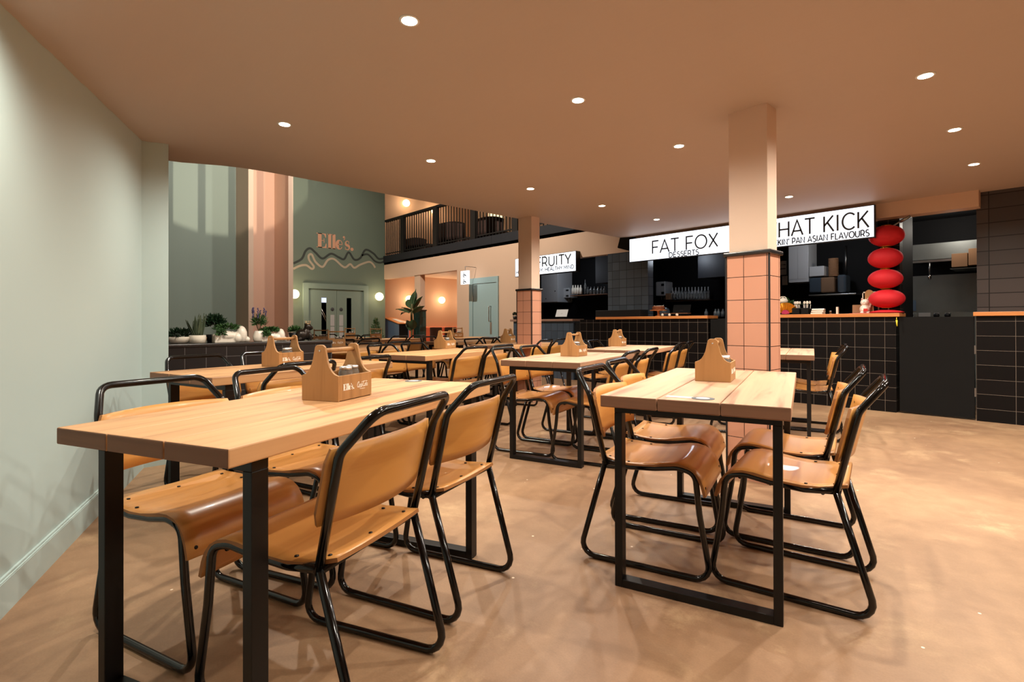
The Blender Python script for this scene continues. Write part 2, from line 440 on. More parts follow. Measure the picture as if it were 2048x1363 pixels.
# ------------------------------------------------------------------ room shell
H = 2.45            # soffit over the seating
XE = -5.09          # edge of that soffit, beyond it the hall is double height
YC = 7.307          # front of the counters
YW = 7.62           # plane of the wall above and beside them
XG = -13.6          # end wall of the hall
HT = 6.3            # ceiling of the tall part
YO = 13.2           # far wall of the annex
XA = -15.0          # its end wall
P0 = Vector((-2.61, -.065)); Q0 = Vector((-4.588, .615)); WD = (Q0-P0).normalized(); WN = Vector((-WD.y, WD.x))
if WN.y > 0: WN = -WN       # WN points away from the room

struct('floor', MB().box(-15.2, 4.2, -5.2, 13.4, -.1, 0), 'screed')

def soffit(x, y):
    d = -(Vector((x, y))-P0).dot(WN)
    s = (x-P0.x)/(Q0.x-P0.x); s = max(-.6, min(1.1, s)); amp = .274-.19*s
    d = max(0, d); return H-max(0, amp)*math.exp(-(d/.42)**2)
mb = MB(); xs = [XE+i*(4.1-XE)/64 for i in range(65)]; ys = [-5.1+i*(YW+5.1)/84 for i in range(85)]
mb.add([(x, y, soffit(x, y)) for x in xs for y in ys], [(i*85+j, i*85+j+1, (i+1)*85+j+1, (i+1)*85+j) for i in range(64) for j in range(84)], 0, True)
mb.box(XE, 4.1, -5.1, YW, H+.02, H+.3)
struct('ceiling', mb, 'ceiling_paint')
struct('ceiling_hall', MB().box(-15.1, -1.0, -5.1, 13.4, HT, HT+.1), 'ceiling_paint')
struct('ceiling_annex', MB().box(-15, XE+.3, YW+.1, 13.3, 2.62, 2.7), 'beige_wall')
struct('floor_balcony', MB().box(-15, XE+.3, YW, 13.3, 2.74, 2.9), 'black_paint')

def wall_strip(name, a, b, z0, z1, t, mat, out):
    a, b = Vector(a), Vector(b); o = Vector(out)*t
    return struct(name, MB().prism([a, b, b+o, a+o] if (b-a).cross(o) > 0 else [b, a, a+o, b+o], z0, z1), mat)
far_b = P0-WD*4.2
wall_strip('wall_left', far_b, Q0, 0, 2.55, .14, 'sage_paint', WN)
struct('wall_stub', MB().box(-4.80, -4.588, .615-.06, .78, 0, H+.01), 'sage_paint')
bo = -WN*.016
mb = MB(); mb.prism([far_b+bo, Q0+bo, Q0, far_b], 0, .118); 
mb.prism([far_b+bo*.9, Q0+bo*.9, Q0, far_b], .118, .123); mb.prism([far_b+bo*.55, Q0+bo*.55, Q0, far_b], .123, .131)
struct('baseboard_left', mb, 'sage_paint')
struct('baseboard_stub', MB().box(-4.588, -4.572, .62, .78, 0, .131), 'sage_paint')
struct('wall_back', MB().box(-1.5, 4.2, -5.2, -5.1, 0, 2.6), 'beige_wall')
struct('wall_east', MB().box(4.1, 4.2, -5.2, 12.5, 0, 2.6), 'beige_wall')
struct('wall_hall_south', MB().box(-14, -4.8, -1.2, -1.1, 0, HT), 'sage_wall')
struct('wall_mezzanine', MB().box(-1.1, -1.0, -1.2, YW, H+.3, HT), 'beige_wall')
struct('wall_mezzanine_south', MB().box(XE, -1.0, -1.3, -1.2, H+.3, HT), 'beige_wall')
struct('wall_mezzanine_north', MB().box(XE, -1.0, YW, YW+.1, H+.3, HT), 'beige_wall')

# end wall of the hall with its pilasters
yA = atX(472, 640, XG).y; yB = atX(586, 640, XG).y
struct('wall_hall_end', MB().box(XG-.1, XG, -1.1, yA, 0, HT), 'sage_wall')
struct('wall_hall_recess', MB().box(XG-.1, XG, yA, yB, 0, HT), 'peach_wall')
xp = XG+.78
kk = atX(497, 640, -10).y/-10; xp = yA/kk; yp1a = yA; yp1b = atX(507, 640, xp).y
yp2b = atX(586.5, 640, xp).y; yp2a = atX(577, 640, xp).y
struct('pilaster_wall', MB().box(XG, xp, yp1a, yp1b, 0, HT), 'peach_paint')
struct('pilaster_wall_far', MB().box(XG, xp, yp2a, yp2b, 0, HT), 'peach_paint')
yE = atX(769, 640, XG).y
struct('wall_green', MB().box(XG-.1, XG, yB, yE+.02, 0, HT), 'green_wall')

# long wall above the counters and under the balcony
zfb = atY(770, 525, YW).z; zft = atY(770, 512, YW).z
zo = atY(770, 558, YW).z                          # head of the opening to the annex
xo0 = XG; xo1 = atY(914, 600, YW).x
cx0, cx1 = atY(828, 600, YW).x, atY(839, 600, YW).x
zgo = atY(1190, 511, YW).z
xg0, xg1 = atY(1064, 600, YW).x, atY(1216, 600, YW).x      # opening of the first kiosk
xf0, xf1 = atY(1296, 600, YW).x, atY(1452, 600, YW).x      # second
mb = MB()
mb.box(xo0, xo1, YW, YW+.14, zo, zfb)
mb.box(xo1, xg0, YW, YW+.14, 0, zfb)
mb.box(xg0, XE+.3, YW, YW+.14, zgo, zfb)
struct('wall_long', mb, 'beige_wall')
struct('wall_annex_side', MB().box(xo1, xo1+.12, YW+.14, YO, 0, 2.62), 'orange_wall')
struct('wall_annex_back', MB().box(XA, xo1+.1, YO, YO+.1, 0, 2.62), 'orange_wall')
struct('wall_annex_end', MB().box(XA-.1, XA, 5, YO, 0, 2.62), 'orange_wall')
YB = 12.0
struct('wall_balcony_back', MB().box(XA, XE+.3, YB, YB+.1, 2.9, HT), 'beige_wall')
struct('wall_balcony_end', MB().box(XE+.2, XE+.3, YW, YB, 2.9, HT), 'black_paint')
struct('wall_balcony_start', MB().box(XA-.1, XA, 5, YB, 2.62, HT), 'orange_wall')

# fascia of the balcony with joints
mb = MB(); xx = XG
while xx < XE+.3:
    mb.box(xx+.003, min(xx+2.4, XE+.3)-.003, YW-.03, YW, zfb, zft); xx += 2.4
struct('trim_1', mb, 'fascia_black')

# kiosks: piers, beams, black interiors
xk1 = atY(1800, 600, YW).x; xr0 = atY(1954, 600, YW).x
struct('wall_pier', MB().box(xg1, xf0, YW, YW+.16, 0, zgo), 'slate_tile')
struct('wall_pier_middle', MB().box(xf1, xf1+.62, YW, YW+.16, 0, H), 'kitchen_black')
struct('wall_tiled_right', MB().box(xr0, 4.1, YW, YW+.2, 0, H+.02), 'grey_tile_wide')
struct('wall_pier_lantern', MB().box(atY(1756, 600, YW).x, xk1, YW, YW+.16, 0, H), 'black_tile')
xb0, xb1 = -4.985, atY(1957.5, 400, 7.45).x
zb = atY(1957, 412, 7.45).z
struct('trim_2', MB().box(-5.0, xb1, 7.45, YW+.02, zb, H+.01), 'beige_wall')
YK = 9.5
struct('wall_kitchen_back', MB().box(xg0-1.5, 4.1, YK, YK+.1, 0, 2.7), 'kitchen_black')
struct('ceiling_kitchen', MB().box(xg0-1.4, 4.1, YW+.16, YK, 2.5, 2.6), 'kitchen_black')
struct('wall_kitchen_side', MB().box(xg0-1.5, xg0-1.4, YW+.14, YK, 0, 2.62), 'kitchen_black')
struct('wall_kitchen_divide', MB().box(xg1-.10, xg1-.02, YW+.16, YK, 0, 2.5), 'kitchen_black')
struct('wall_kitchen_divide_far', MB().box(xf1+.01, xf1+.08, YW+.16, YK, 0, 2.5), 'kitchen_black')
struct('wall_kitchen_divide_lantern', MB().box(xk1-.1, xk1, YW+.16, YW+.75, 0, 2.5), 'kitchen_black')

# ------------------------------------------------------------------ pillars
def pillar(cx, cy, zcap, label, name):
    """cx, cy = the corner nearest the camera of the plastered shaft"""
    t = thing(name, label, 'pillar', (cx, cy, 0), 0, 'tiled square pillars')
    w, d, g = .25, .155, .014
    MB().box(-w, 0, 0, d, zcap, H+.02).build('shaft', 'peach_paint', t)
    b = MB().box(-w-g, g, -g, d+g, .0, zcap-.02).build('tiling', 'terracotta_tile', t)
    MB().box(g-.004, g+.006, -g-.006, -g+.004, 0, zcap-.02).box(-w-g-.006, -w-g+.004, -g-.006, -g+.004, 0, zcap-.02).build('corner_trim', 'grout_black', t)
    MB().box(-w-g-.018, g+.018, -g-.018, d+g+.018, zcap-.022, zcap+.006).build('capping', 'cap_black', t, bevel=.008)
    return t
pB = atz(1533.8, 205, H); pC = atz(1062.7, 431.8, H)
def z_on(px, py, X, Y):
    r = ray(px, py); k = math.hypot(X, Y)/math.hypot(r.x, r.y); return HC+r.z*k
pillar(pB.x, pB.y, z_on(1537, 500, pB.x, pB.y), 'square pillar tiled in terracotta below black capping, behind the small front table', 'pillar')
pillar(pC.x, pC.y, z_on(1062, 577, pC.x, pC.y), 'terracotta tiled pillar farther off, standing before the fruit kiosk sign', 'pillar')

# ------------------------------------------------------------------ ceiling downlights
def lamp(kind, name, loc, energy, col=LAMP, parent=None, **k):
    l = bpy.data.lights.new(name, kind); l.energy = energy; l.color = col
    for a, b in k.items(): setattr(l, a, b)
    o = bpy.data.objects.new(name, l); COL.objects.link(o); o.location = loc
    if parent: o.parent = parent
    return o
def make_downlight():
    t = thing('ceiling_downlight', 'x', 'downlight', (0, 0, H), 0, 'recessed ceiling downlights')
    MB().lathe([(.034, -.003), (.046, -.004), (.049, 0), (.034, .0)], n=28).build('trim_ring', 'white_plastic', t)
    MB().lathe([(.0001, -.0048), (.036, -.0042)], n=24).build('lens', 'lens_glow', t)
    return t
d0 = make_downlight(); first = True
seen = [((-2.10, 1.31), 'recessed downlight nearest the camera, at the top edge of the picture'),
        ((-3.79, 1.34), 'recessed downlight nearest the curving sage green wall'),
        ((-3.785, 2.575), 'recessed downlight, second along from the one by the green wall'),
        ((-2.126, 2.563), 'recessed downlight in the middle of the soffit, left of the big pillar top'),
        ((-3.867, 3.88), 'recessed downlight just in front of the far tiled pillar'),
        ((-3.847, 5.078), 'recessed downlight right of the far pillar above the fruit kiosk sign'),
        ((-2.153, 6.272), 'recessed downlight between the big pillar and the second lit sign'),
        ((-.562, 3.775), 'recessed downlight topmost of the three at the right of the picture'),
        ((-.576, 4.992), 'recessed downlight, middle of the three at the right of the picture'),
        ((-.585, 6.213), 'recessed downlight nearest the black tiled wall at the right'),
        ((-.60, 2.62), 'recessed downlight cut by the top edge of the picture, right of centre')]
hidden = [(-2.11, .07), (-.6, 1.35), (-3.85, 6.3), (-2.13, 3.82), (-2.14, 5.05), (.95, 6.2), (.95, 5.0), (.95, 3.77), (.95, 2.6), (.95, 1.3), (2.5, 3.2)]  # first pair added at half power to brighten the left foreground table
for i, ((x, y), lb) in enumerate(seen+[(h, None) for h in hidden]):
    if lb is None: lb = 'unseen recessed downlight over the dining room, outside the view or behind the pillar'
    o = d0 if i == 0 else dup(d0, (0, 0, 0), 0)
    o.location = (x, y, soffit(x, y)); o['label'] = lb
    if i >= len(seen): o['group'] = 'downlights out of view'
    l = lamp('SPOT', 'bulb', (0, 0, -.02), LW*(.5 if (x, y) in ((-2.11, .07), (-.6, 1.35)) else 1), LAMP, o, shadow_soft_size=.022, spot_size=math.radians(156), spot_blend=.8)

# ------------------------------------------------------------------ dining tables
TW, TT, TZ = .65, .045, .76
def make_table(L, wd='pine'):
    t = thing('dining_table', 'x', 'table', (0, 0, 0), 0, 'plank dining tables')
    mb = MB(); bw = TW/3
    for k in range(3):
        x0 = -TW/2+k*bw+.0015; mb.box(x0, x0+bw-.003, -L/2, L/2, TZ-TT, TZ)
    o = mb.build('tabletop', [wd, 'pine_end'], t, bevel=.004)
    for p in o.data.polygons:
        if abs(p.normal.y) > .9: p.material_index = 1
    for sy in (-1, 1):
        yc = sy*(L/2-.085-.025); y0, y1 = yc-.025, yc+.025
        fr = MB().box(-TW/2+.03, TW/2-.03, y0, y1, TZ-TT-.032, TZ-TT).build('top_rail', 'leg_metal', t, bevel=.002)
        MB().box(-TW/2+.06, TW/2-.06, y0, y1, 0.001, .031).build('foot_rail', 'leg_metal', t, bevel=.002)
        for sx in (-1, 1):
            xa = sx*(TW/2-.03); xb_ = sx*(TW/2-.06)
            MB().box(min(xa, xb_), max(xa, xb_), y0, y1, .001, TZ-TT-.032).build('leg', 'leg_metal', t, bevel=.002)
    return t
TAB = {}
tA = make_table(1.36); tA2 = make_table(1.38, 'pine_pale'); tC_ = make_table(1.30); tP_ = make_table(1.30, 'pine_pale')
def put_table(key, nl, ang, L, proto, label, firstuse=False):
    e = Vector((math.cos(math.radians(ang)), math.sin(math.radians(ang)))); p = Vector((e.y, -e.x))
    c = Vector(nl)+p*TW/2+e*L/2; TAB[key] = (Vector(nl), e, p, L, ang)
    r = math.radians(ang-90)
    o = proto if firstuse else dup(proto, (0, 0, 0), 0)
    o.location = (c.x, c.y, 0); o.rotation_euler.z = r; o['label'] = label
    return o
put_table('A', (-1.858, .060), 114.3, 1.36, tA, 'long plank table in the left foreground with the large logo caddy on it', True)
put_table('B', (-1.235, 1.612), 107.8, 1.38, tA2, 'plank table at the right foreground in front of the big tiled pillar', True)
put_table('C', (-2.949, 2.630), 107.3, 1.30, tP_, 'plank table in the middle of the picture, wooden caddy on it', True)
put_table('D', (-3.628, .510), 105.8, 1.33, tC_, 'plank table behind the left foreground one, beside the black tiled planter', True)
put_table('E', (-4.372, 2.300), 107.0, 1.30, tC_, 'plank table with a caddy between the planter table and the far pillar')
put_table('F', (-5.30, 4.20), 107.0, 1.30, tC_, 'plank table just left of the far tiled pillar, running behind it')
put_table('G', (-3.50, 4.33), 107.3, 1.30, tP_, 'plank table right behind the middle one, its caddy against the black counter')
put_table('H', (-2.095, 4.672), 107.0, 1.30, tP_, 'plank table behind the big pillar, near the black counter')
put_table('K', (-5.97, 2.10), 107.0, 1.30, tC_, 'plank table beyond the end of the planter, seen past a caddy handle')
put_table('L', (-6.75, 4.45), 107.0, 1.30, tC_, 'plank table before the pale blue door, beside the pillar table')
put_table('M', (-8.60, 4.05), 107.0, 1.30, tC_, 'far plank table below the potted conifer and blue stand')
put_table('N', (-7.35, 2.45), 107.0, 1.30, tC_, 'far plank table beyond the planter end, in front of the green double doors')
put_table('P', (-9.75, 3.70), 107.0, 1.30, tC_, 'farthest plank table at the foot of the green double doors')
put_table('Q', (-8.35, 5.75), 107.0, 1.20, tC_, 'far plank table nearest the pale blue door')

# ------------------------------------------------------------------ chairs
def make_chair():
    t = thing('dining_chair', 'x', 'chair', (0, 0, 0), 0, 'tubular dining chairs')
    r = .0122
    # seat: long plywood curve rolling over at the front
    prof = [(.085, .458), (.12, .451), (.17, .444), (.23, .440), (.29, .443), (.345, .452), (.39, .460), (.43, .462), (.465, .455), (.492, .439), (.512, .415), (.524, .388), (.531, .362), (.535, .345)]
    G = []
    for i, (y, z) in enumerate(prof):
        hw = .196 if y < .135 else .214
        if i == 0: hw = .186
        if i == len(prof)-1: hw = .200
        if y >= .135: hw = min(.214, .196+(y-.12)*.6)
        row = []
        for j in range(9):
            a = -1+2*j/8; dz = -.006*(1-a*a) if y < .4 else 0
            row.append((a*hw, y, z+dz))
        G.append(row)
    mb = MB(); mb.sheet([list(r_) for r_ in zip(*G)], .011, 0, 1)
    for (x, y, z) in [(-.165, .125, .4505), (.165, .125, .4505), (-.185, .215, .4425), (.185, .215, .4425), (0, .125, .446)]:
        mb.lathe([(.0001, z+.0012), (.0055, z+.0005), (.006, z-.002)], (x, y, 0), 10, 2)
    for x in (-.185, .185):
        mb.lathe([(.0001, .5305), (.0055, .530), (.006, .526)], (x, 0, .372), 10, 2, axis=1)
    mb.build('seat', ['ply_seat', 'ply_edge', 'screw_dark'], t)
    # backrest: bowed plywood
    G = []
    for k in range(7):
        z = .545+.19*k/6; f = (z-.434)/(.732-.434); yb = .119+(.05-.119)*f
        row = []
        for j in range(13):
            a = -1+2*j/12; hw = .232-(.012 if k in (0, 6) else 0); cup = .046*(1-a*a)-.008
            zz = z+(.006*(1-a*a) if k == 6 else 0)
            row.append((a*hw, yb+.022-cup, zz))
        G.append(row)
    mb = MB().sheet(G, .010, 0, 1)
    for x in (-.205, .205):
        for z in (.575, .705):
            f = (z-.434)/(.732-.434); yb = .119+(.05-.119)*f
            yq = yb+.022-(.046*(1-(.205/.232)**2)-.008); mb.lathe([(.0001, yq+.001), (.005, yq+.0006), (.0055, yq-.004)], (x, 0, z), 10, 2, axis=1)
            # both ends of the fixing
    mb.build('backrest', ['ply_back', 'ply_edge', 'screw_dark'], t)
    w = .211
    bf = [(-w, .121, .425), (-.219, .050, .725), (-.178, -.026, .822), (.178, -.026, .822), (.219, .050, .725), (w, .121, .425)]
    MB().tube(bf, r, 12, [0, .06, .05, .05, .06, 0]).build('back_frame', 'black_metal', t)
    for sx in (-1, 1):
        x = sx*.205
        p = [(x+sx*.006, .119, .436), (x, -.004, .013), (x, .552, .013), (x, .508, .27), (x, .492, .432), (x, .425, .447), (x, .33, .432), (x, .22, .424), (x+sx*.004, .119, .436)]
        MB().tube(p, r, 12, [0, .052, .052, .2, .045, .1, .1, .1, 0]).build('sled_leg', 'black_metal', t)
    MB().cyl((-.205, .16, .421), (.205, .16, .421), .007, 10).cyl((-.205, .44, .432), (.205, .44, .432), .007, 10).cyl((-.21, .112, .432), (.21, .112, .432), .0095, 10).build('cross_bar', 'black_metal', t)
    return t
chair0 = make_chair(); used = [False]
def chair(x, y, fwd, label, group='tubular dining chairs'):
    r = math.radians(fwd-90)
    if not used[0]:
        used[0] = True; chair0.location = (x, y, 0); chair0.rotation_euler.z = r; chair0['label'] = label; return chair0
    return dup(chair0, (x, y, 0), r, label, group)
def seat_at(key, p, e, dr, label):
    nl, ev, pv, L, ang = TAB[key]; c = nl+pv*p+ev*e
    chair(c.x, c.y, ang+(90 if p > .3 else -90)+dr, label)
CH = 'wooden tube-framed chair '
chair(-1.241, .768, -154.8, 'nearest chair of all, back to the camera, at the left foreground table')
chair(-1.496, 1.28, -158.4, CH+'backing the camera, second at the left foreground table')
chair(-.499, 2.336, -168.1, CH+'at the right foreground table, nearest on its right side')
chair(-.680, 2.825, -166, CH+'at the right foreground table, farther on its right side')
chair(-1.561, 2.01, 17.5, CH+'at the right foreground table, nearest on its left side')
chair(-1.759, 2.491, 18.5, CH+'at the right foreground table, farther on its left side')
chair(-2.338, .367, 19.8, CH+'between the sage wall and the left foreground table')
chair(-2.525, .835, 24, CH+'across the left foreground table, half hidden by its caddy')
chair(-2.865, 1.127, -163.5, CH+'backing the camera at the planter table, nearer one')
chair(-3.055, 1.603, -160.5, CH+'backing the camera at the planter table, farther one')
chair(-3.943, .834, 19, CH+'against the black tiled planter, nearest the green wall')
chair(-4.125, 1.322, 18, CH+'against the black tiled planter, behind the caddy')
seat_at('E', .88, .40, 0, CH+'backing the camera, first of the pair before the far pillar')
seat_at('E', .88, .88, 0, CH+'backing the camera, second of the pair before the far pillar')
seat_at('E', -.23, .40, 0, CH+'on the planter side of the table before the far pillar, nearer one')
seat_at('E', -.23, .88, 0, CH+'on the planter side of the table before the far pillar, farther one')
chair(-3.297, 2.993, 18.3, CH+'at the middle table, nearest on its left side')
chair(-3.445, 3.462, 17.8, CH+'at the middle table, farther on its left side')
chair(-2.233, 3.279, -161.5, CH+'at the middle table, nearest on its right side')
chair(-2.357, 3.744, -161.5, CH+'at the middle table, farther on its right side')
seat_at('G', .88, .40, 0, CH+'nearer of the two right of the table behind the middle one')
seat_at('G', .88, .88, 0, CH+'farther of the two right of the table behind the middle one')
seat_at('G', -.23, .40, 0, CH+'nearer of the two left of the table behind the middle one')
seat_at('G', -.23, .88, 0, CH+'farther of the two left of the table behind the middle one')
seat_at('H', .87, .42, 0, CH+'right of the big pillar, nearer of two by the black counter')
seat_at('H', .88, .90, 0, CH+'right of the big pillar, farther of two by the black counter')
seat_at('H', -.22, .38, 0, CH+'just left of the big pillar, mostly hidden by a caddy')
for k, nm in (('F', 'left of the far pillar'), ('L', 'before the blue door'), ('M', 'below the blue stand'), ('K', 'past the planter end'), ('N', 'facing the green doors'), ('P', 'nearest the green doors')):
    for sd, p in (('camera', .88), ('hall', -.23)):
        for od, e in (('nearer', .41), ('farther', .89)):
            seat_at(k, p, e, 0, f'chair at the table {nm}, {od} one on its {sd} side')

# ------------------------------------------------------------------ lettering
def arc(cx, cy, rx, ry, a0, a1, n=14):
    return [(cx+rx*math.cos(math.radians(a0+(a1-a0)*i/n)), cy+ry*math.sin(math.radians(a0+(a1-a0)*i/n))) for i in range(n+1)]
GL = {  # sans capitals of height 1: (advance, strokes)
 'A': (.80, [[(0, 0), (.38, 1), (.76, 0)], [(.12, .30), (.64, .30)]]),
 'B': (.70, [[(.06, 0), (.06, 1), (.36, 1)]+arc(.36, .76, .22, .24, 90, -90, 10)+[(.06, .52)], [(.36, .52)]+arc(.38, .26, .24, .26, 90, -90, 10)+[(.06, 0)]]),
 'C': (.82, [arc(.46, .5, .42, .5, 45, 315, 20)]),
 'D': (.84, [[(.06, 0), (.06, 1), (.32, 1)]+arc(.32, .5, .44, .5, 90, -90, 16)+[(.06, 0)]]),
 'E': (.66, [[(.58, 1), (.06, 1), (.06, 0), (.60, 0)], [(.06, .52), (.52, .52)]]),
 'F': (.62, [[(.58, 1), (.06, 1), (.06, 0)], [(.06, .50), (.52, .50)]]),
 'G': (.86, [arc(.46, .5, .42, .5, 45, 315, 20)+[(.78, .12), (.78, .48)]]),
 'H': (.82, [[(.06, 0), (.06, 1)], [(.72, 0), (.72, 1)], [(.06, .5), (.72, .5)]]),
 'I': (.26, [[(.10, 0), (.10, 1)]]),
 'K': (.70, [[(.06, 0), (.06, 1)], [(.62, 1), (.06, .38)], [(.26, .60), (.66, 0)]]),
 'L': (.58, [[(.06, 1), (.06, 0), (.54, 0)]]),
 'M': (.94, [[(.06, 0), (.06, 1), (.45, .3), (.84, 1), (.84, 0)]]),
 'N': (.84, [[(.06, 0), (.06, 1), (.72, 0), (.72, 1)]]),
 'O': (.96, [arc(.47, .5, .43, .5, 90, 450, 28)]),
 'P': (.68, [[(.06, 0), (.06, 1), (.34, 1)]+arc(.34, .68, .27, .32, 90, -90, 12)+[(.06, .36)]]),
 'R': (.72, [[(.06, 0), (.06, 1), (.34, 1)]+arc(.34, .68, .27, .32, 90, -90, 12)+[(.06, .36)], [(.40, .36), (.64, 0)]]),
 'S': (.64, [arc(.32, .76, .24, .24, 40, 255, 12)+arc(.32, .25, .26, .27, 75, -140, 12)]),
 'T': (.66, [[(.33, 0), (.33, 1)], [(0, 1), (.66, 1)]]),
 'U': (.82, [[(.06, 1), (.06, .38)]+arc(.39, .36, .33, .36, 180, 360, 14)+[(.72, 1)]]),
 'V': (.74, [[(0, 1), (.36, 0), (.72, 1)]]),
 'X': (.70, [[(.02, 1), (.64, 0)], [(.64, 1), (.02, 0)]]),
 'Y': (.68, [[(0, 1), (.34, .42), (.68, 1)], [(.34, .42), (.34, 0)]]),
 "'": (.20, [[(.09, 1), (.06, .72)]]), ',': (.22, [[(.10, .06), (.05, -.16)]]), ' ': (.34, []),
}
def text_width(s, h, sp=.1): return sum((GL[c][0]+sp)*h for c in s)-sp*h
def text(mb, s, x, z, h, t, o, ux, uy, sp=.1, width=None, mi=0):
    k = 1 if width is None else width/text_width(s, h, sp)
    for c in s:
        adv, st = GL[c]
        for pl in st: mb.ribbon([(x+p[0]*h*k, z+p[1]*h) for p in pl], t, o, ux, uy, .002, mi)
        x += (adv+sp)*h*k
EX, EY, EZ = Vector((1, 0, 0)), Vector((0, 1, 0)), Vector((0, 0, 1))

def fat_logo(mb, o, ux, uz, s, mi=0, t=.002):
    """Elle's. in a fat-face roman, cap height s"""
    def R(pts, w): mb.ribbon([(p[0]*s, p[1]*s) for p in pts], [q*s for q in w] if isinstance(w, list) else w*s, o, ux, uz, t, mi)
    def F(pts): mb.plate([(p[0]*s, p[1]*s) for p in pts], o, ux, uz, t, mi)
    # E
    F([(.10, 0), (.36, 0), (.36, 1), (.10, 1)]); R([(0, .975), (.40, .975)], .05); R([(0, .025), (.40, .025)], .05)
    F([(.36, .95), (.36, 1), (.68, 1), (.68, .72), (.64, .72), (.56, .92), (.46, .95)])
    F([(.36, .0), (.36, .05), (.46, .05), (.60, .10), (.68, .32), (.72, .32), (.72, 0)])
    R([(.36, .51), (.54, .51)], .045); R([(.54, .36), (.54, .66)], .04)
    for x in (.80, 1.12):
        F([(x+.04, 0), (x+.26, 0), (x+.26, 1.02), (x+.04, 1.02)]); R([(x-.02, .99), (x+.1, .99)], .05); R([(x-.02, .022), (x+.30, .022)], .045)
    # e
    cx = 1.70
    ring = arc(cx, .34, .19, .31, 10, 330, 22)
    ws = [.05+.20*max(0, -math.cos(math.radians(10+320*i/22)))**1.0 for i in range(23)]
    R(ring, ws); R([(cx-.14, .36), (cx+.20, .36)], .045)
    # apostrophe, s, stop
    F(arc(2.02, .90, .085, .085, 0, 360, 14)[:-1]); R([(2.08, .88), (2.06, .76), (1.98, .68)], [.07, .05, .02])
    sp = arc(2.28, .50, .13, .15, 50, 240, 8)+arc(2.28, .19, .15, .16, 60, -130, 8)
    ws = [.05+.13*math.exp(-((i-8.5)/3.6)**2) for i in range(len(sp))]
    R(sp, ws); R([(2.39, .46), (2.39, .64)], .035); R([(2.13, .02), (2.13, .22)], .035)
    F(arc(2.64, .10, .12, .12, 0, 360, 16)[:-1])
def script_logo(mb, o, ux, uz, s, mi=0, t=.0006):
    """the white drinks script, drawn as slanted brush strokes"""
    def R(pts, w):
        mb.ribbon([((p[0]+p[1]*.25)*s, p[1]*s) for p in pts], w*s, o, ux, uz, t, mi)
    R(arc(.32, .52, .30, .50, 60, 320, 18), .11); R([(.47, .92), (.40, .66)], .07)
    for cx in (.78, 1.42): R(arc(cx-.06, .30, .15, .25, 0, 345, 14), .085)
    R(arc(1.08, .30, .15, .25, 50, 320, 12), .085)
    R([(1.56, .55), (1.52, .2), (1.60, .08), (1.72, .16)], .085)
    R(arc(2.10, .52, .30, .50, 70, 320, 18), .11)
    R([(2.18, 1.0), (1.6, .98), (1.2, .80)], .06); R([(2.3, .98), (2.7, 1.04), (3.1, .94)], .06)
    for cx in (2.50, 3.06): R(arc(cx, .30, .15, .25, 0, 345, 14), .085)
    R([(2.84, .95), (2.70, .5), (2.72, .12), (2.82, .08)], .085)
    R([(3.22, .55), (3.18, .2), (3.26, .08), (3.36, .16)], .085)
    R([(.55, .02), (.9, -.14), (1.3, -.08), (1.5, .0)], .05)
    R([(1.0, -.36), (2.6, -.36)], .07)

# ------------------------------------------------------------------ caddies
def make_caddy(logos=True):
    t = thing('caddy', 'x', 'caddy', (0, 0, 0), 0, 'wooden table caddies')
    w, L, hs, ht = .158, .190, .090, .200
    half = [(w/2, 0), (w/2, hs), (.062, hs+.006), (.050, hs+.016), (.040, hs+.032), (.032, hs+.052), (.027, hs+.075), (.0235, ht-.020), (.021, ht-.008), (.013, ht-.001), (.006, ht)]
    out = half+[(-x, z) for x, z in half[::-1]]
    for sy in (-1, 1):
        MB().plate(out, (0, sy*L/2+.005, 0), EX, EZ, .010).build('end_panel', 'caddy_wood', t, bevel=.0015)
    for sx in (-1, 1):
        x = sx*w/2; sd = MB().box(min(x, x-sx*.007), max(x, x-sx*.007), -L/2+.005, L/2-.005, .002, hs).build('side_panel', 'caddy_wood', t, bevel=.001)
        if logos:
            mb = MB()
            if sx > 0: o, ux = Vector((w/2+.0004, -L/2+.022, .036)), EY
            else: o, ux = Vector((-w/2-.0004, L/2-.022, .036)), -EY
            fat_logo(mb, o, ux, EZ, .023, t=.0006)
            script_logo(mb, o+ux*.080+EZ*.003, ux, EZ, .0195)
            mb.build('logo', 'logo_white', sd)
    MB().box(-w/2+.007, w/2-.007, -L/2+.005, L/2-.005, .002, .009).build('base', 'caddy_wood', t)
    hd = MB().cyl((0, -L/2+.004, ht-.022), (0, L/2-.004, ht-.022), .0085, 14).build('handle', 'caddy_wood', t)
    mb = MB()
    for sy in (-1, 1): mb.lathe([(.0001, sy*(L/2+.0068)), (.004, sy*(L/2+.0064)), (.0042, sy*(L/2+.004))], (0, 0, ht-.022), 10, 0, axis=1)
    mb.build('screw', 'chrome', hd)
    return t
def jar_proto(name, r, h):
    t = thing(name, 'x', 'jar', (0, 0, 0), 0, 'jars in the caddies')
    MB().lathe([(.0001, 0), (r, 0), (r, h*.8), (r*.8, h*.9), (r*.8, h*.92)], n=18).build('glass', 'jar', t)
    MB().lathe([(r*.86, h*.9), (r*.86, h), (r*.7, h+.002), (.0001, h+.002)], n=18).build('lid', 'lid_tin', t)
    return t
cad0 = make_caddy(); jar0 = jar_proto('jar', .026, .105); st = {'c': True, 'j': True}
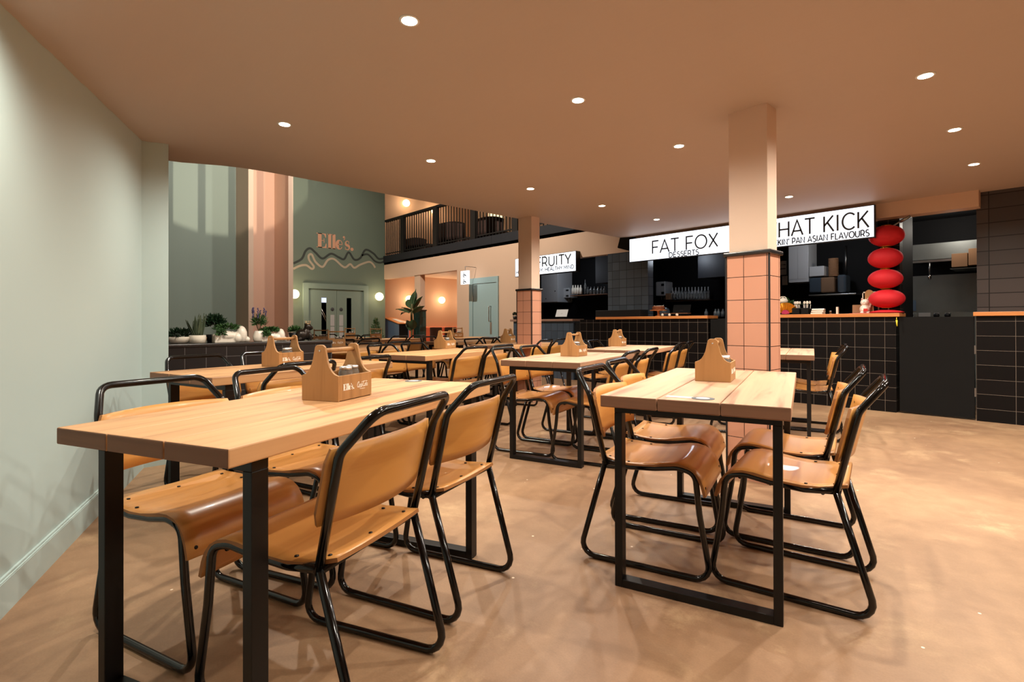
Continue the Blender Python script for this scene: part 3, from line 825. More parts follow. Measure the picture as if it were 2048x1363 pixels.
def caddy(x, y, ang, label, where, jars=((.0, .045), (.03, .0))):
    r = math.radians(ang-90)
    if st['c']: o = cad0; st['c'] = False; o.location = (x, y, TZ+.0005); o.rotation_euler.z = r; o['label'] = label
    else: o = dup(cad0, (x, y, TZ+.0005), r, label)
    for i, (a, b) in enumerate(jars):
        q = Matrix.Rotation(r, 2) @ Vector((a, b)); lb = f'{("first", "second", "third")[i]} metal-lidded jar in the caddy {where}'
        if st['j']: j = jar0; st['j'] = False; j.location = (x+q.x, y+q.y, TZ+.0105); j['label'] = lb
        else: dup(jar0, (x+q.x, y+q.y, TZ+.0105), r, lb)
eA = math.radians(114.3)
caddy(-1.874, .856, 117.6, 'large wooden caddy with white logos on the left foreground table', 'on the left foreground table', ((.02, .06), (.035, .0), (-.02, -.05)))
caddy(-1.175, 2.445, 108, 'wooden caddy seen end on, on the right foreground table', 'on the right foreground table', ((.045, -.04), (.04, .03)))
caddy(atz(566, 731, .76).x, atz(566, 731, .76).y, 112, 'wooden caddy with white logos on the planter table', 'on the planter table')
caddy(atz(890, 696, .76).x, atz(890, 696, .76).y, 110, 'wooden caddy on the table before the far pillar', 'before the far pillar')
caddy(atz(1148, 711, .76).x, atz(1148, 711, .76).y, 106, 'wooden caddy on the middle table, pink pillar at its left', 'on the middle table')
caddy(atz(1235, 691.5, .76).x, atz(1235, 691.5, .76).y, 107, 'small looking wooden caddy standing against the black tiled counter', 'on the table behind the middle one')
caddy(atz(1016, 684, .76).x, atz(1016, 684, .76).y, 115, 'wooden caddy beside the foot of the pale blue door, left of the far pillar', 'left of the far pillar')
for px, py, a, lb, wh in ((674, 691.8, 64, 'wooden caddy seen broadside just beyond the end of the planter', 'just beyond the planter'), (642, 684.3, 62, 'farther wooden caddy seen broadside above the planter end', 'above the planter end'),
                          (915, 674.2, 66, 'far caddy below the coral bench', 'below the coral bench'), (752, 677.3, 62, 'far caddy in front of the blue stand', 'before the blue stand'), (700, 674.6, 60, 'far caddy in front of the green double doors', 'before the green doors')):
    q = atz(px, py, .76); caddy(q.x, q.y, a, lb, wh)

# table stickers
def sticker(c, ang, label, sx=1.0, pink=True):
    t = thing('table_sticker', label, 'sticker', (c[0], c[1], TZ), math.radians(ang-90))
    if pink: MB().box(-.085, .02, -.022, .022, .0003, .0012).build('card', 'sticker_pink', t)
    MB().lathe([(.0001, .0016), (.040, .0016), (.041, .0004)], (.045 if pink else 0, 0, 0), 24, sx=1).build('badge', 'print_grey', t)
    MB().lathe([(.0001, .0021), (.024, .0021), (.0245, .001)], (.045 if pink else 0, 0, 0), 20).build('badge_centre', 'grey_white', t)
q = atz(1380, 795, TZ); sticker(q, 108, 'pink card sticker with a round grey badge on the right foreground table')
q = atz(827, 761.5, TZ); sticker(q, 114, 'round printed coaster sticker near the far end of the left foreground table', pink=False)

# ------------------------------------------------------------------ counters
ZC = 1.142
def counter(name, x0, x1, z, mat, wood_, label, depth=.305, front=YC):
    t = thing(name, label, 'counter', (x0, front, 0))
    MB().box(0, x1-x0, 0, depth, 0, z-.0435).build('body', mat, t)
    return t
def ledge(x0, x1, z, wood_, label, y0=YC-.03, d=.335):
    o = MB().box(0, x1-x0, 0, d, -.042, 0).build('worktop', wood_, loc=(x0, y0, z), bevel=.004); tag(o, label, 'worktop')
X = lambda px, Y=YC: atY(px, 640, Y).x
counter('service_counter', X(1027), X(1146), 1.115, 'blue_tile', '', 'blue-grey tiled counter of the fruit kiosk behind the far pillar')
ledge(X(1022), X(1147), 1.115, 'counter_wood_dark', 'dull brown worktop on the blue-grey tiled counter')
counter('service_counter', X(1160), X(1416), ZC, 'black_tile', '', 'long black tiled counter below the dessert sign')
ledge(X(1193), X(1417), ZC, 'counter_wood', 'orange wood worktop carrying the cake stand')
counter('service_counter', X(1463), X(1791.5), ZC, 'black_tile', '', 'black tiled counter with the red lanterns, right of the big pillar')
ledge(X(1463), X(1800), ZC, 'counter_wood', 'orange wood worktop carrying the lucky cat and gold fan')
counter('service_counter', X(1952), 4.0, ZC, 'black_tile_wide', '', 'black wide-tiled counter at the right edge of the picture')
ledge(X(1947), 4.0, ZC, 'counter_wood', 'orange wood ledge at the right edge of the picture')

def unit(x0, x1, label):
    t = thing('kitchen_unit', label, 'kitchen unit', (x0, YW+.17, 0)); w = x1-x0
    MB().box(0, w, 0, .55, 0, ZC-.08).build('carcass', 'kitchen_black', t); MB().box(-.0, w, -.0, .57, ZC-.08, ZC-.04).build('worktop', 'black_paint', t)
unit(xg0+.03, xg1-.12, 'dark unit behind the fruit counter')
unit(xg1, xf1-.02, 'dark unit behind the dessert counter')
unit(xf1+.1, atY(1748, 640, YW+.2).x, 'dark unit behind the lantern counter')
def gate(x0, x1, y, z, label, lat=True):
    t = thing('counter_gate', label, 'gate', (x0, y, 0))
    MB().box(0, x1-x0, 0, .03, .02, z).build('panel', 'black_board', t)
    if lat:
        mb = MB()
        for zz in (.25, .7): mb.box(x1-x0, x1-x0+.012, -.004, .02, zz, zz+.09)
        mb.build('hinge', 'steel', t)
gate(X(1148), X(1159), YC+.02, 1.06, 'narrow black gate between the fruit and dessert counters', False)
gate(X(1419), X(1460), YC+.03, 1.09, 'black gate left of the big pillar', False)
gate(X(1798), X(1948), YC+.015, 1.095, 'big plain black gate between the lantern counter and the right-hand wall')

# ------------------------------------------------------------------ lit signs
def sign(x0, x1, z0, z1, y, d, label, lines, yb=None):
    t = thing('kiosk_sign', label, 'sign', (x0, y, z0)); w = x1-x0; h = z1-z0
    MB().box(0, w, .004, d, 0, h).build('sign_box', 'fascia_black', t)
    MB().box(.012, w-.012, 0, .004, .012, h-.008).build('light_panel', 'sign_face', t)
    mb = MB()
    for s, xa, xz, za, hh, tk in lines:
        text(mb, s, xa-x0, za-z0, hh, tk, (0, -.0025, 0), EX, EZ, width=xz-xa)
    mb.build('lettering', 'letter_grey', t)
ys = 7.25
def pt(px, py, Y=ys): return atY(px, py, Y)
fx0, fx1 = pt(1258, 500).x, pt(1258, 500).x+1.93
ftz, fbz = pt(1258, 478).z+.0, pt(1258, 525).z
sign(fx0, fx1, fbz, min(ftz, H-.005), ys, .05, 'lit white sign reading FAT FOX DESSERTS, left of the big pillar',
     [('FAT FOX', pt(1304, 500).x, pt(1437, 500).x, 2.130, .195, .021), ('DESSERTS', pt(1338, 500).x, pt(1398, 500).x, 2.045, .072, .0125)])
kx1 = pt(1750, 450).x; xe_ = pt(1739, 450).x
sub_w = (xe_-pt(1556, 450).x)*text_width("KICKIN' PAN ASIAN FLAVOURS", 1)/text_width("KIN' PAN ASIAN FLAVOURS", 1)
ttl_w = (xe_-pt(1557, 450).x)*text_width('THAT KICK', 1)/text_width('HAT KICK', 1)
kx0 = xe_-max(sub_w, ttl_w)-.05
sign(kx0, kx1, fbz, min(ftz, H-.005), ys, .05, 'lit white sign reading THAT KICK, right of the big pillar',
     [('THAT KICK', xe_-ttl_w, xe_, 2.155, .195, .021), ("KICKIN' PAN ASIAN FLAVOURS", xe_-sub_w, xe_, 2.052, .074, .0125)])
yg = YW-.12; gz0, gz1 = atY(1152, 542, yg).z, atY(1152, 501, yg).z
gx0, gx1 = atY(1030, 520, yg).x, atY(1152, 520, yg).x
sign(gx0, gx1, gz0, gz1, yg, .12, 'lit white GO FRUITY sign partly behind the far pillar',
     [('GO FRUITY', gx0+.11, atY(1142, 520, yg).x, gz0+.155, .185, .028), ('HEALTHY BODY, HEALTHY MIND', gx0+.04, atY(1148, 520, yg).x, gz0+.06, .066, .0125)])
# small hanging toilet sign
yt = YW-.35; wx0, wx1 = atY(921.5, 550, yt).x, atY(936, 550, yt).x; wz0, wz1 = atY(930, 568, yt).z, atY(930, 541, yt).z
t = thing('hanging_sign', 'small lit white sign with black pictograms hanging left of the pale blue door', 'sign', (wx0, yt, wz0))
MB().box(0, wx1-wx0, 0, .05, 0, wz1-wz0).build('light_box', 'sign_soft', t)
mb = MB(); hh = wz1-wz0; ww = wx1-wx0
for zc in (.70, .22):
    mb.plate(arc(.45*ww, (zc+.13)*hh, .012, .012, 0, 360, 10)[:-1], (0, -.003, 0), EX, EZ, .002)
    mb.ribbon([(.45*ww, (zc+.08)*hh), (.5*ww, (zc-.02)*hh), (.66*ww, (zc-.02)*hh), (.74*ww, (zc-.12)*hh)], .022, (0, -.003, 0), EX, EZ, .002)
    mb.ribbon(arc(.45*ww, (zc-.06)*hh, .028, .028, 120, 330, 10), .016, (0, -.003, 0), EX, EZ, .002)
mb.build('pictogram', 'letter_grey', t)
MB().cyl((.5*(wx1-wx0), .025, hh), (.5*(wx1-wx0), .025, hh+.10), .006).cyl((.5*(wx1-wx0), .025, hh+.10), (.5*(wx1-wx0), .34, hh+.10), .006).build('bracket', 'steel', t)
# speaker hung at the corner of the soffit
q = atY(1249, 484, 7.35)
o = MB().box(-.12, .12, -.1, .12, -.14, .10).build('wall_speaker', 'black_board', loc=(q.x+.06, q.y, q.z+.02), bevel=.01); o.rotation_euler = (.35, .3, .5)
tag(o, 'black tilted loudspeaker at the corner of the soffit beside the dessert sign', 'speaker')

# ------------------------------------------------------------------ pale blue door
dx0, dx1 = atY(940, 600, YW).x, atY(998, 600, YW).x; dz = atY(998, 551.5, YW).z
t = thing('side_door', 'pale blue flush door with a long chrome pull handle in the beige wall', 'door', (dx0, YW-.03, 0))
MB().box(0, .13, 0, .05, 0, dz).box(dx1-dx0-.06, dx1-dx0, 0, .05, 0, dz).box(.13, dx1-dx0-.06, 0, .05, dz-.13, dz).build('door_frame', 'blue_door', t)
lf = MB().box(.14, dx1-dx0-.065, .012, .05, .01, dz-.14).build('door_leaf', 'blue_door', t)
MB().box(.125, .14, -.002, .02, 1.55, 1.68).box(.125, .14, -.002, .02, .5, .63).build('hinge', 'steel', lf)
xh = dx1-dx0-.25; MB().tube([(xh, .012, 1.42), (xh, -.05, 1.42), (xh, -.05, 1.08), (xh, .012, 1.08)], .012, 10, .02).build('pull_handle', 'chrome', lf)
MB().box(xh-.03, xh+.03, .006, .012, .80, 1.06).build('push_plate', 'brush', lf)
t['kind'] = 'thing'

# green double doors
yd0, yd1 = atX(605, 600, XG).y, atX(735, 600, XG).y; dzz = atX(605, 565, XG).z
t = thing('double_door', 'green double doors with narrow glass panes below the painted name', 'door', (XG, yd0, 0))
wd = yd1-yd0; fr = .14
MB().box(0, .06, 0, fr, 0, dzz).box(0, .06, wd-fr, wd, 0, dzz).box(0, .06, fr, wd-fr, dzz-fr, dzz).build('door_frame', 'green_door', t)
mid = wd/2
for i, (a, b) in enumerate(((fr, mid-.004), (mid+.004, wd-fr))):
    g0, g1 = (b-.42, b-.28) if i == 0 else (a+.28, a+.42)
    mb = MB().box(-.02, .02, a, g0, .01, dzz-fr-.01).box(-.02, .02, g1, b, .01, dzz-fr-.01).box(-.02, .02, g0, g1, .01, .32).box(-.02, .02, g0, g1, dzz-fr-.22, dzz-fr-.01)
    lf = mb.build('door_leaf', 'green_door', t)
    MB().box(-.006, 0, g0, g1, .32, dzz-fr-.22).build('glass_pane', 'smoke_glass', lf)
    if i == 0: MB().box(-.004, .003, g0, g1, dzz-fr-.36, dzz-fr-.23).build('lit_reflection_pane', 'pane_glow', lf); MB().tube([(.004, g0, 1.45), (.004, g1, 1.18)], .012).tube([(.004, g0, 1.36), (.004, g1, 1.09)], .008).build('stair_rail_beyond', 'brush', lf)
    yy = b-.12 if i == 0 else a+.12
    MB().box(.02, .026, yy-.055, yy+.055, .98, 1.28).box(.02, .026, yy-.055, yy+.055, .66, .96).build('push_plate', 'grey_white', lf)
    MB().lathe([(.0001, .028), (.045, .028), (.05, .02)], (0, yy, 1.43), 18, axis=0).build('round_sign', 'letter_grey', lf)

# painted name and waves on the green wall
def on_wall(px, py): q = atX(px, py, XG+.002); return q.y, q.z
a = on_wall(633, 494); b = on_wall(633, 465)
mb = MB(); fat_logo(mb, Vector((XG+.001, a[0], a[1])), EY, EZ, b[1]-a[1], t=.003)
# shrink letters to the lettering width seen
wtar = on_wall(707, 494)[0]-a[0]; wnow = 2.76*(b[1]-a[1])
mb.v = [(v[0], a[0]+(v[1]-a[0])*wtar/wnow, v[2]) for v in mb.v]
tag(mb.build('painted_name', 'wave_peach'), "peach painted lettering Elle's. above the green double doors", 'lettering')
def wave(pts, w, mat, label):
    P = [on_wall(*p) for p in pts]; Q = []
    for i in range(len(P)-1):
        p0, p1, p2, p3 = P[max(i-1, 0)], P[i], P[i+1], P[min(i+2, len(P)-1)]
        for k in range(8):
            u = k/8; f = lambda j: .5*((2*p1[j])+(-p0[j]+p2[j])*u+(2*p0[j]-5*p1[j]+4*p2[j]-p3[j])*u*u+(-p0[j]+3*p1[j]-3*p2[j]+p3[j])*u**3)
            Q.append((f(0), f(1)))
    Q.append(P[-1])
    tag(MB().ribbon(Q, w, (XG+.001, 0, 0), EY, EZ, .003).build('painted_wave', mat), label, 'mural')
z2 = lambda l: [(320+x/3.246, 280+y/3.246) for x, y in l]
wave(z2([(866, 800), (920, 770), (945, 720), (975, 702), (1010, 730), (1055, 768), (1110, 737), (1160, 760), (1195, 772), (1225, 728), (1262, 775), (1300, 765), (1335, 712), (1385, 735), (1420, 770), (1458, 765)]), .055, 'wave_dark', 'dark painted wave line on the green wall, upper one')
wave(z2([(1310, 748), (1350, 742), (1395, 785), (1430, 795), (1458, 785)]), .05, 'wave_dark', 'short dark painted wave branch at the right of the green wall')
wave(z2([(866, 835), (910, 815), (950, 812), (985, 835), (998, 820), (970, 780), (965, 750), (985, 742), (1010, 790), (1055, 822), (1090, 778), (1130, 772), (1180, 815), (1205, 825), (1235, 805), (1262, 828), (1300, 808), (1355, 790), (1380, 802), (1397, 828)]), .055, 'wave_light', 'pale painted wave line on the green wall, lower one')

# ------------------------------------------------------------------ globe wall lights
def make_globe():
    t = thing('globe_wall_light', 'x', 'wall light', (0, 0, 0), 0, 'round glowing wall lights')
    MB().lathe([(.0001, 0), (.05, 0), (.05, .03), (.0001, .03)], n=20, axis=1).build('wall_plate', 'white_plastic', t)
    MB().ball((0, .11, 0), .115, 24, 14).build('globe', 'globe_glow', t)
    return t
g0 = make_globe()
def globe(loc, rotz, label, first=False, e=10):
    o = g0 if first else dup(g0, (0, 0, 0), 0)
    o.location = loc; o.rotation_euler.z = rotz; o['label'] = label
    lamp('POINT', 'bulb', (0, .26, .0), e, (1, .79, .52), o, shadow_soft_size=.1)
q = atX(755, 593, XG); globe((XG, q.y, q.z), -PI/2, 'round wall light on the green wall right of the double doors', True)
q = atX(586, 588, XG); globe((XG, q.y, q.z), -PI/2, 'round wall light half hidden by the peach pilaster, left of the double doors')
for px, py, lb in ((815, 598, 'round wall light on the orange wall left of the green tiled column'), (880, 600, 'round wall light on the orange wall right of the green tiled column'), (929.5, 601, 'round wall light on the orange wall mostly hidden by the opening edge')):
    q = atX(px, py, XA); globe((XA, q.y, q.z), -PI/2, lb, e=10)
q = atX(809, 407, XA); globe((XA, q.y, q.z), -PI/2, 'round wall light upstairs above the balcony rail', e=9)
q = atX(866, 422, XA); globe((XA, q.y, q.z), -PI/2, 'round wall light upstairs behind the balcony bars', e=9)

# ------------------------------------------------------------------ annex under the balcony
t = thing('annex_column', 'square column with dark green tiles on its lower half in the annex opening', 'column', (cx0, YW+.0, 0))
wc = cx1-cx0; dc = atX(850, 600, cx1).y-YW
zt = atY(840, 619, YW).z
MB().box(0, wc, 0.02, dc, zt, zo+.3).build('shaft', 'beige_wall', t)
MB().box(-.02, wc+.02, -.005, dc+.02, 0, zt-.03).build('tiling', 'green_tile', t)
MB().box(-.035, wc+.035, -.02, dc+.035, zt-.03, zt).build('capping', 'cap_black', t)
t = thing('bench_seat', 'long coral upholstered bench along the orange end wall', 'bench', (XA+.006, 8.2, 0))
Lb = YO-8.3; zbn = atX(900, 655, XA+.2).z
MB().box(0, .62, 0, Lb, .05, .45).build('seat', 'coral_fabric', t, bevel=.03)
mb = MB()
for k in range(6): mb.box(0, .16, Lb*k/6+.01, Lb*(k+1)/6-.01, .45, .93)
mb.build('backrest', 'coral_fabric', t, bevel=.04)
for i, (px, xx_) in enumerate(((864, -13.7), (893, -13.7), (920, -13.2))):
    q = atX(px, 640, xx_)
    t = thing('dark_chair', ('dark upholstered chair before the coral bench, left one beside the green column', 'dark upholstered chair before the coral bench, middle one', 'dark upholstered chair before the coral bench, right one')[i], 'chair', (q.x, q.y, 0), PI/2, 'dark chairs in the annex')
    MB().box(-.22, .22, -.22, .22, .42, .48).build('seat', 'brown_fabric', t, bevel=.02)
    MB().box(-.22, .22, -.24, -.19, .48, .92).build('backrest', 'brown_fabric', t, bevel=.02)
    for a in (-.19, .19):
        for b in (-.19, .19): MB().cyl((a, b, 0), (a*.9, b*.9, .42), .014, 8).build('leg', 'black_metal', t)
# host stand
Ys = 8.0; xc_ = atY(797, 650, Ys).x; ds = atX(818, 650, xc_).y-Ys; zs1 = atY(797, 647, Ys).z; zs0 = zs1+.17
t = thing('host_stand', 'blue-grey reception stand with a sloping top and open black side', 'stand', (xc_-.8, Ys, 0))
MB().plate([(0, 0), (.80, 0), (.80, zs1), (0, zs0)], (0, .02, 0), EX, EZ, .02).plate([(0, 0), (.80, 0), (.80, zs1), (0, zs0)], (0, ds, 0), EX, EZ, .02).box(0, .02, .02, ds-.02, 0, zs0).build('side_panel', 'blue_grey', t)
MB().box(.60, .78, .02, ds-.02, .0, zs1-.03).build('shelf_back', 'kitchen_black', t)
MB().plate([(-.03, zs0), (.83, zs1-.006), (.83, zs1+.02), (-.03, zs0+.026)], (0, ds+.02, 0), EX, EZ, ds+.04).build('sloping_top', 'counter_wood', t)
MB().plate([(.25, zs0-.024), (.70, zs1+.05), (.70, zs1+.054), (.25, zs0-.020)], (0, ds-.1, 0), EX, EZ, ds-.2).build('menu_sheet', 'paper', t)

# ------------------------------------------------------------------ balcony rail and furniture upstairs
zr = atY(770, 440, YW).z
t = thing('balcony_railing', 'long black balustrade of thin bars and thick posts on the balcony', 'railing', (XG, YW+.06, zft))
hr = zr-zft; LR = XE-XG+.3
MB().box(0, LR, -.04, .05, hr-.05, hr+.01).build('handrail', 'rail_black', t)
MB().box(0, LR, -.015, .015, .06, .085).build('bottom_rail', 'rail_black', t)
px_posts = (806, 872, 948, 1032)
for px in px_posts:
    x = atY(px, 450, YW+.06).x-XG; MB().box(x-.09, x+.09, -.045, .045, -.02, hr).build('post', 'rail_black', t)
nb = 78
for k in range(nb):
    x = .06+k*(LR-.1)/nb
    MB().box(x-.009, x+.009, -.009, .009, .0, hr-.05).build('bar', 'rail_black', t)
def upstairs(px, w, h, label, name, Y=9.0, curved=True):
    q = atY(px, 450, Y); t = thing(name, label, 'sofa' if 'sofa' in name else 'chair', (q.x, Y, 2.9))
    MB().box(-w/2, w/2, -.3, .35, .1, .42).build('seat', 'brown_fabric', t, bevel=.05)
    mb = MB(); G = []
    for k in range(5):
        row = []
        for j in range(13):
            a = -1+2*j/12; z = .35+(h-.35)*k/4; z2_ = z-(a**4)*.07*(k/4)
            row.append((a*w/2*(1+.05*k/4), -.38+.18*a*a, z2_))
        G.append(row)
    mb.sheet(G, .09).build('backrest', 'brown_fabric', t)
    for a in (-w/2+.06, w/2-.06):
        for b in (-.25, .3): MB().cyl((a, b, 0), (a, b, .1), .02, 8).build('leg', 'rail_black', t)
upstairs(912, 1.3, .82, 'dark curved-back sofa behind the balcony bars, left of the wide post', 'balcony_sofa', 8.6)
upstairs(992, 1.0, .78, 'dark curved sofa behind the balcony bars, right of the wide post', 'balcony_sofa', 8.8)
upstairs(845, 1.0, .58, 'low dark armchair behind the left part of the balcony bars', 'balcony_armchair', 8.5)
q0 = atY(992, 433, YB-.0); tag(MB().box(-.38, .38, -.02, -.001, -.18, .22).build('lit_panel', 'panel_glow', loc=(q0.x, YB, q0.z)), 'brightly lit panel on the upstairs back wall behind the bars', 'lit panel')
lamp('POINT', 'upstairs_light', (-9, 10.4, 4.8), 30, (1, .72, .42), shadow_soft_size=.2)

# ------------------------------------------------------------------ planter with pots
XPF = -4.95; yq0, yq1 = .80, atX(664, 690, XPF).y
zp = atX(342, 688, XPF).z
t = thing('tiled_planter', 'low black tiled planter wall behind the left tables', 'planter wall', (XPF, yq0, 0))
MB().box(-.32, 0, 0, yq1-yq0, 0, zp-.03).build('tiled_body', 'planter_tile', t)
MB().box(-.34, .008, 0, yq1-yq0+.008, zp-.03, zp).build('capping', 'cap_black', t, bevel=.008)
def leaves(mb, c, rx, ry, rz, n, ln, wd, mi=0, up=.3):
    for k in range(n):
        th = random.uniform(0, 2*PI); ph = math.acos(random.uniform(-.3, 1)); rr = random.uniform(.55, 1)
        d = Vector((math.sin(ph)*math.cos(th), math.sin(ph)*math.sin(th), math.cos(ph)))
        p = Vector((c[0]+d.x*rx*rr, c[1]+d.y*ry*rr, c[2]+d.z*rz*rr))
        g = (d+Vector((random.uniform(-.5, .5), random.uniform(-.5, .5), up+random.uniform(-.4, .4)))).normalized()
        sd = g.cross(Vector((random.uniform(-1, 1), random.uniform(-1, 1), random.uniform(-.3, 1)))).normalized()*wd
        nn = g.cross(sd).normalized()*wd*.35; l = ln*random.uniform(.7, 1.2)
        mb.add([p-g*l*.5, p+sd*.5+nn, p+g*l*.55, p-sd*.5+nn, p+nn*.2], [(0, 1, 4), (1, 2, 4), (2, 3, 4), (3, 0, 4)], mi)
def pxy(px, py, x=XPF-.2): q = atX(px, py, x); return q
zt_ = zp
def on_planter(px, x=XPF-.18): return Vector((x, atX(px, 680, x).y, zp))
sc = 4.4/F_PX     # metres per photo pixel at the planter
# 1 low wooden bowl of succulents
c = on_planter(358, XPF-.20)
t = thing('succulent_bowl', 'low pale wooden bowl of succulents at the left end of the planter', 'potted plant', c)
MB().lathe([(.06, 0), (.08, .01), (.105, .05), (.10, .055), (.09, .045)], n=24, sx=.9).build('bowl', 'cream', t)
mb = MB(); leaves(mb, (0, 0, .07), .10, .105, .06, 180, .045, .02); mb.build('foliage', 'leaf_dark', t)
# 2 snake plant
c = on_planter(395, XPF-.14)
t = thing('snake_plant', 'snake plant with upright pointed leaves in a round white ribbed pot', 'potted plant', c); t.scale = (1.2, 1.2, 1.2)
MB().lathe([(.044, 0), (.052, .002), (.053, .056), (.048, .056), (.047, .05), (.0001, .05)], n=28).build('pot', 'linen', t)
for k in range(11):
    a = k*2.4; hh = random.uniform(.10, .17); tip = Vector((math.cos(a)*random.uniform(.02, .075), math.sin(a)*random.uniform(.02, .085), .05+hh))
    b0 = Vector((math.cos(a)*.025, math.sin(a)*.025, .045)); d = (tip-b0); sd = Vector((-math.sin(a), math.cos(a), 0)); G = []
    for i in range(6):
        u = i/5; wv = .017*(1-u**2.2)+.0005; cc = b0+d*u+Vector((0, 0, 0)); G.append([cc-sd*wv, cc+Vector((math.cos(a), math.sin(a), 0))*(-.004), cc+sd*wv])
    MB().sheet(G, .002).build('leaf', 'leaf_grey', t)
# 3 dark clay pot + moss-like plant
c = on_planter(420, XPF-.26)
t = thing('clay_pot', 'small empty brown pot beside the round white one', 'pot', on_planter(407, XPF-.15)); MB().lathe([(.02, 0), (.026, .05), (.022, .05), (.018, .01), (.0001, .01)], n=18).build('pot_body', 'cardboard', t)
t = thing('bushy_plant', 'dense dark green bushy plant in the middle of the planter', 'potted plant', on_planter(429, XPF-.25)); t.scale = (1.4, 1.4, 1.4)
MB().lathe([(.04, 0), (.05, .05), (.045, .05)], n=18).build('pot', 'black_paint', t)
mb = MB(); leaves(mb, (0, 0, .12), .06, .065, .06, 420, .03, .014); mb.build('foliage', 'leaf_dark', t)
# 4 white sculpted planters with ivy
def sculpt(c, label, s=1):
    t = thing('sculpted_planter', label, 'potted plant', c)
    mb = MB().box(-.04*s, .04*s, -.12*s, .03*s, 0, .055*s).ball((0, -.04*s, .045*s), .05*s, 20, 12, rz=.035*s, ry=.085*s).ball((.01, .05*s, .05*s), .045*s, 20, 12, rz=.062*s, ry=.036*s).ball((.025*s, .02*s, .03*s), .03*s, 12, 10, rz=.035*s).ball((.02, .085*s, .018*s), .02*s, 12, 8)
    o = mb.build('pot', 'ceramic', t); r = o.modifiers.new('r', 'REMESH'); r.mode = 'VOXEL'; r.voxel_size = .005; r.use_smooth_shade = True
    for v in o.data.vertices: v.co.z = max(0, v.co.z)
    mb = MB(); leaves(mb, (0, -.035*s, .098*s), .055*s, .085*s, .030*s, 260, .034, .018, up=0)
    leaves(mb, (.055*s, -.085*s, .06*s), .02*s, .035*s, .04*s, 80, .032, .017, up=-.3); mb.build('foliage', 'leaf', t)
sculpt(on_planter(466, XPF-.14), 'white sculpted ceramic planter with trailing leaves, left of the peach pilaster', 1.3)
sculpt(on_planter(549, XPF-.14), 'white sculpted ceramic planter with trailing leaves behind the caddy handle', 1.05)
# 5 white vase with lavender
c = on_planter(518, XPF-.14)
t = thing('lavender_vase', 'glossy white vase holding tall lavender and green leaves', 'potted plant', c); t.scale = (1.15, 1.15, 1.15)
MB().lathe([(.034, 0), (.042, .012), (.044, .04), (.034, .078), (.028, .086), (.024, .084), (.0001, .06)], n=28).build('vase', 'ceramic', t)
mb = MB(); leaves(mb, (0, 0, .15), .05, .055, .07, 170, .045, .010); mb.build('foliage', 'leaf', t)
mb = MB()
for k in range(12):
    a = random.uniform(0, 2*PI); tp = Vector((math.cos(a)*.035, math.sin(a)*.05, random.uniform(.2, .27)))
    mb.tube([(0, 0, .07), tp*.6+Vector((0, 0, .03)), tp], .0012, 5)
    for j in range(7): mb.ball(tp+Vector((random.uniform(-.004, .004), random.uniform(-.004, .004), -.006*j)), .005, 6, 4, 1)
mb.build('flower_stems', ['stem', 'lavender'], t)
# 6 green plant and bronze animal with a crown
c = on_planter(590, XPF-.26)
t = thing('leafy_pot', 'small leafy plant in a dark pot left of the crowned figurine', 'potted plant', c); t.scale = (1.1, 1.1, 1.1)
MB().lathe([(.04, 0), (.055, .07), (.05, .07)], n=18).build('pot', 'black_paint', t)
mb = MB(); leaves(mb, (0, 0, .09), .06, .06, .04, 150, .03, .018); mb.build('foliage', 'leaf', t)
c = on_planter(608, XPF-.16)
t = thing('crowned_figurine', 'dark bronze seated animal figurine wearing a small gold crown', 'figurine', c); t.scale = (1.15, 1.15, 1.15)
mb = MB().ball((0, -.02, .045), .045, 20, 12, rz=.05, ry=.05).ball((0, .02, .06), .036, 18, 12, rz=.055).ball((.008, .03, .115), .03, 18, 12).ball((.012, .055, .106), .018, 14, 8).ball((.0, .012, .138), .010, 10, 6).ball((.0, .042, .138), .010, 10, 6)
mb.ball((.03, .045, .03), .015, 12, 8, rz=.032).ball((-.02, .045, .03), .015, 12, 8, rz=.032).ball((.03, -.05, .012), .02, 12, 8, rz=.014).ball((0, -.06, .02), .02, 12, 8)
o = mb.build('body', 'bronze', t); r = o.modifiers.new('r', 'REMESH'); r.mode = 'VOXEL'; r.voxel_size = .004; r.use_smooth_shade = True
for v in o.data.vertices: v.co.z = max(0, v.co.z)
pts = []
mb = MB()
for k in range(8):
    a = k*PI/4; mb.tube([(.016*math.cos(a)+.006, .016*math.sin(a)+.03, .138), (.022*math.cos(a)+.006, .022*math.sin(a)+.03, .162)], .003, 6, r2=.0012); mb.ball((.022*math.cos(a)+.006, .022*math.sin(a)+.03, .163), .0035, 8, 6)
mb.lathe([(.016, .134), (.018, .134), (.019, .142), (.017, .142)], (.006, .03, 0), 18); mb.build('crown', 'gold_pale', t)

# potted conifer by the green wall, banana plant in the annex
q = atX(752, 640, -12.6)
t = thing('potted_conifer', 'bushy little conifer in front of the green wall, right of the double doors', 'potted plant', (q.x, q.y, 0))
MB().lathe([(.14, 0), (.2, .5), (.17, .5), (.0001, .45)], n=20).build('pot', 'black_paint', t)
MB().cyl((0, 0, .45), (0, 0, 1.2), .02, 8).build('trunk', 'stem', t)
mb = MB()
for k in range(10): leaves(mb, (0, 0, .62+k*.055), .27-.024*k, .27-.024*k, .07, 70, .09, .012, up=.5)
mb.build('foliage', 'leaf', t)
q = atY(823, 640, YW-.45)
t = thing('banana_plant', 'tall banana plant with broad leaves beside the green tiled column', 'potted plant', (q.x, YW-.45, 0)); t.scale = (1.28, 1.28, 1.28)
MB().lathe([(.12, 0), (.17, .35), (.14, .35), (.0001, .3)], n=20).build('pot', 'black_paint', t)
MB().tube([(0, 0, .3), (.01, 0, .7), (.0, 0, 1.1), (.02, 0, 1.2)], .022, 8).build('stem', 'stem', t)
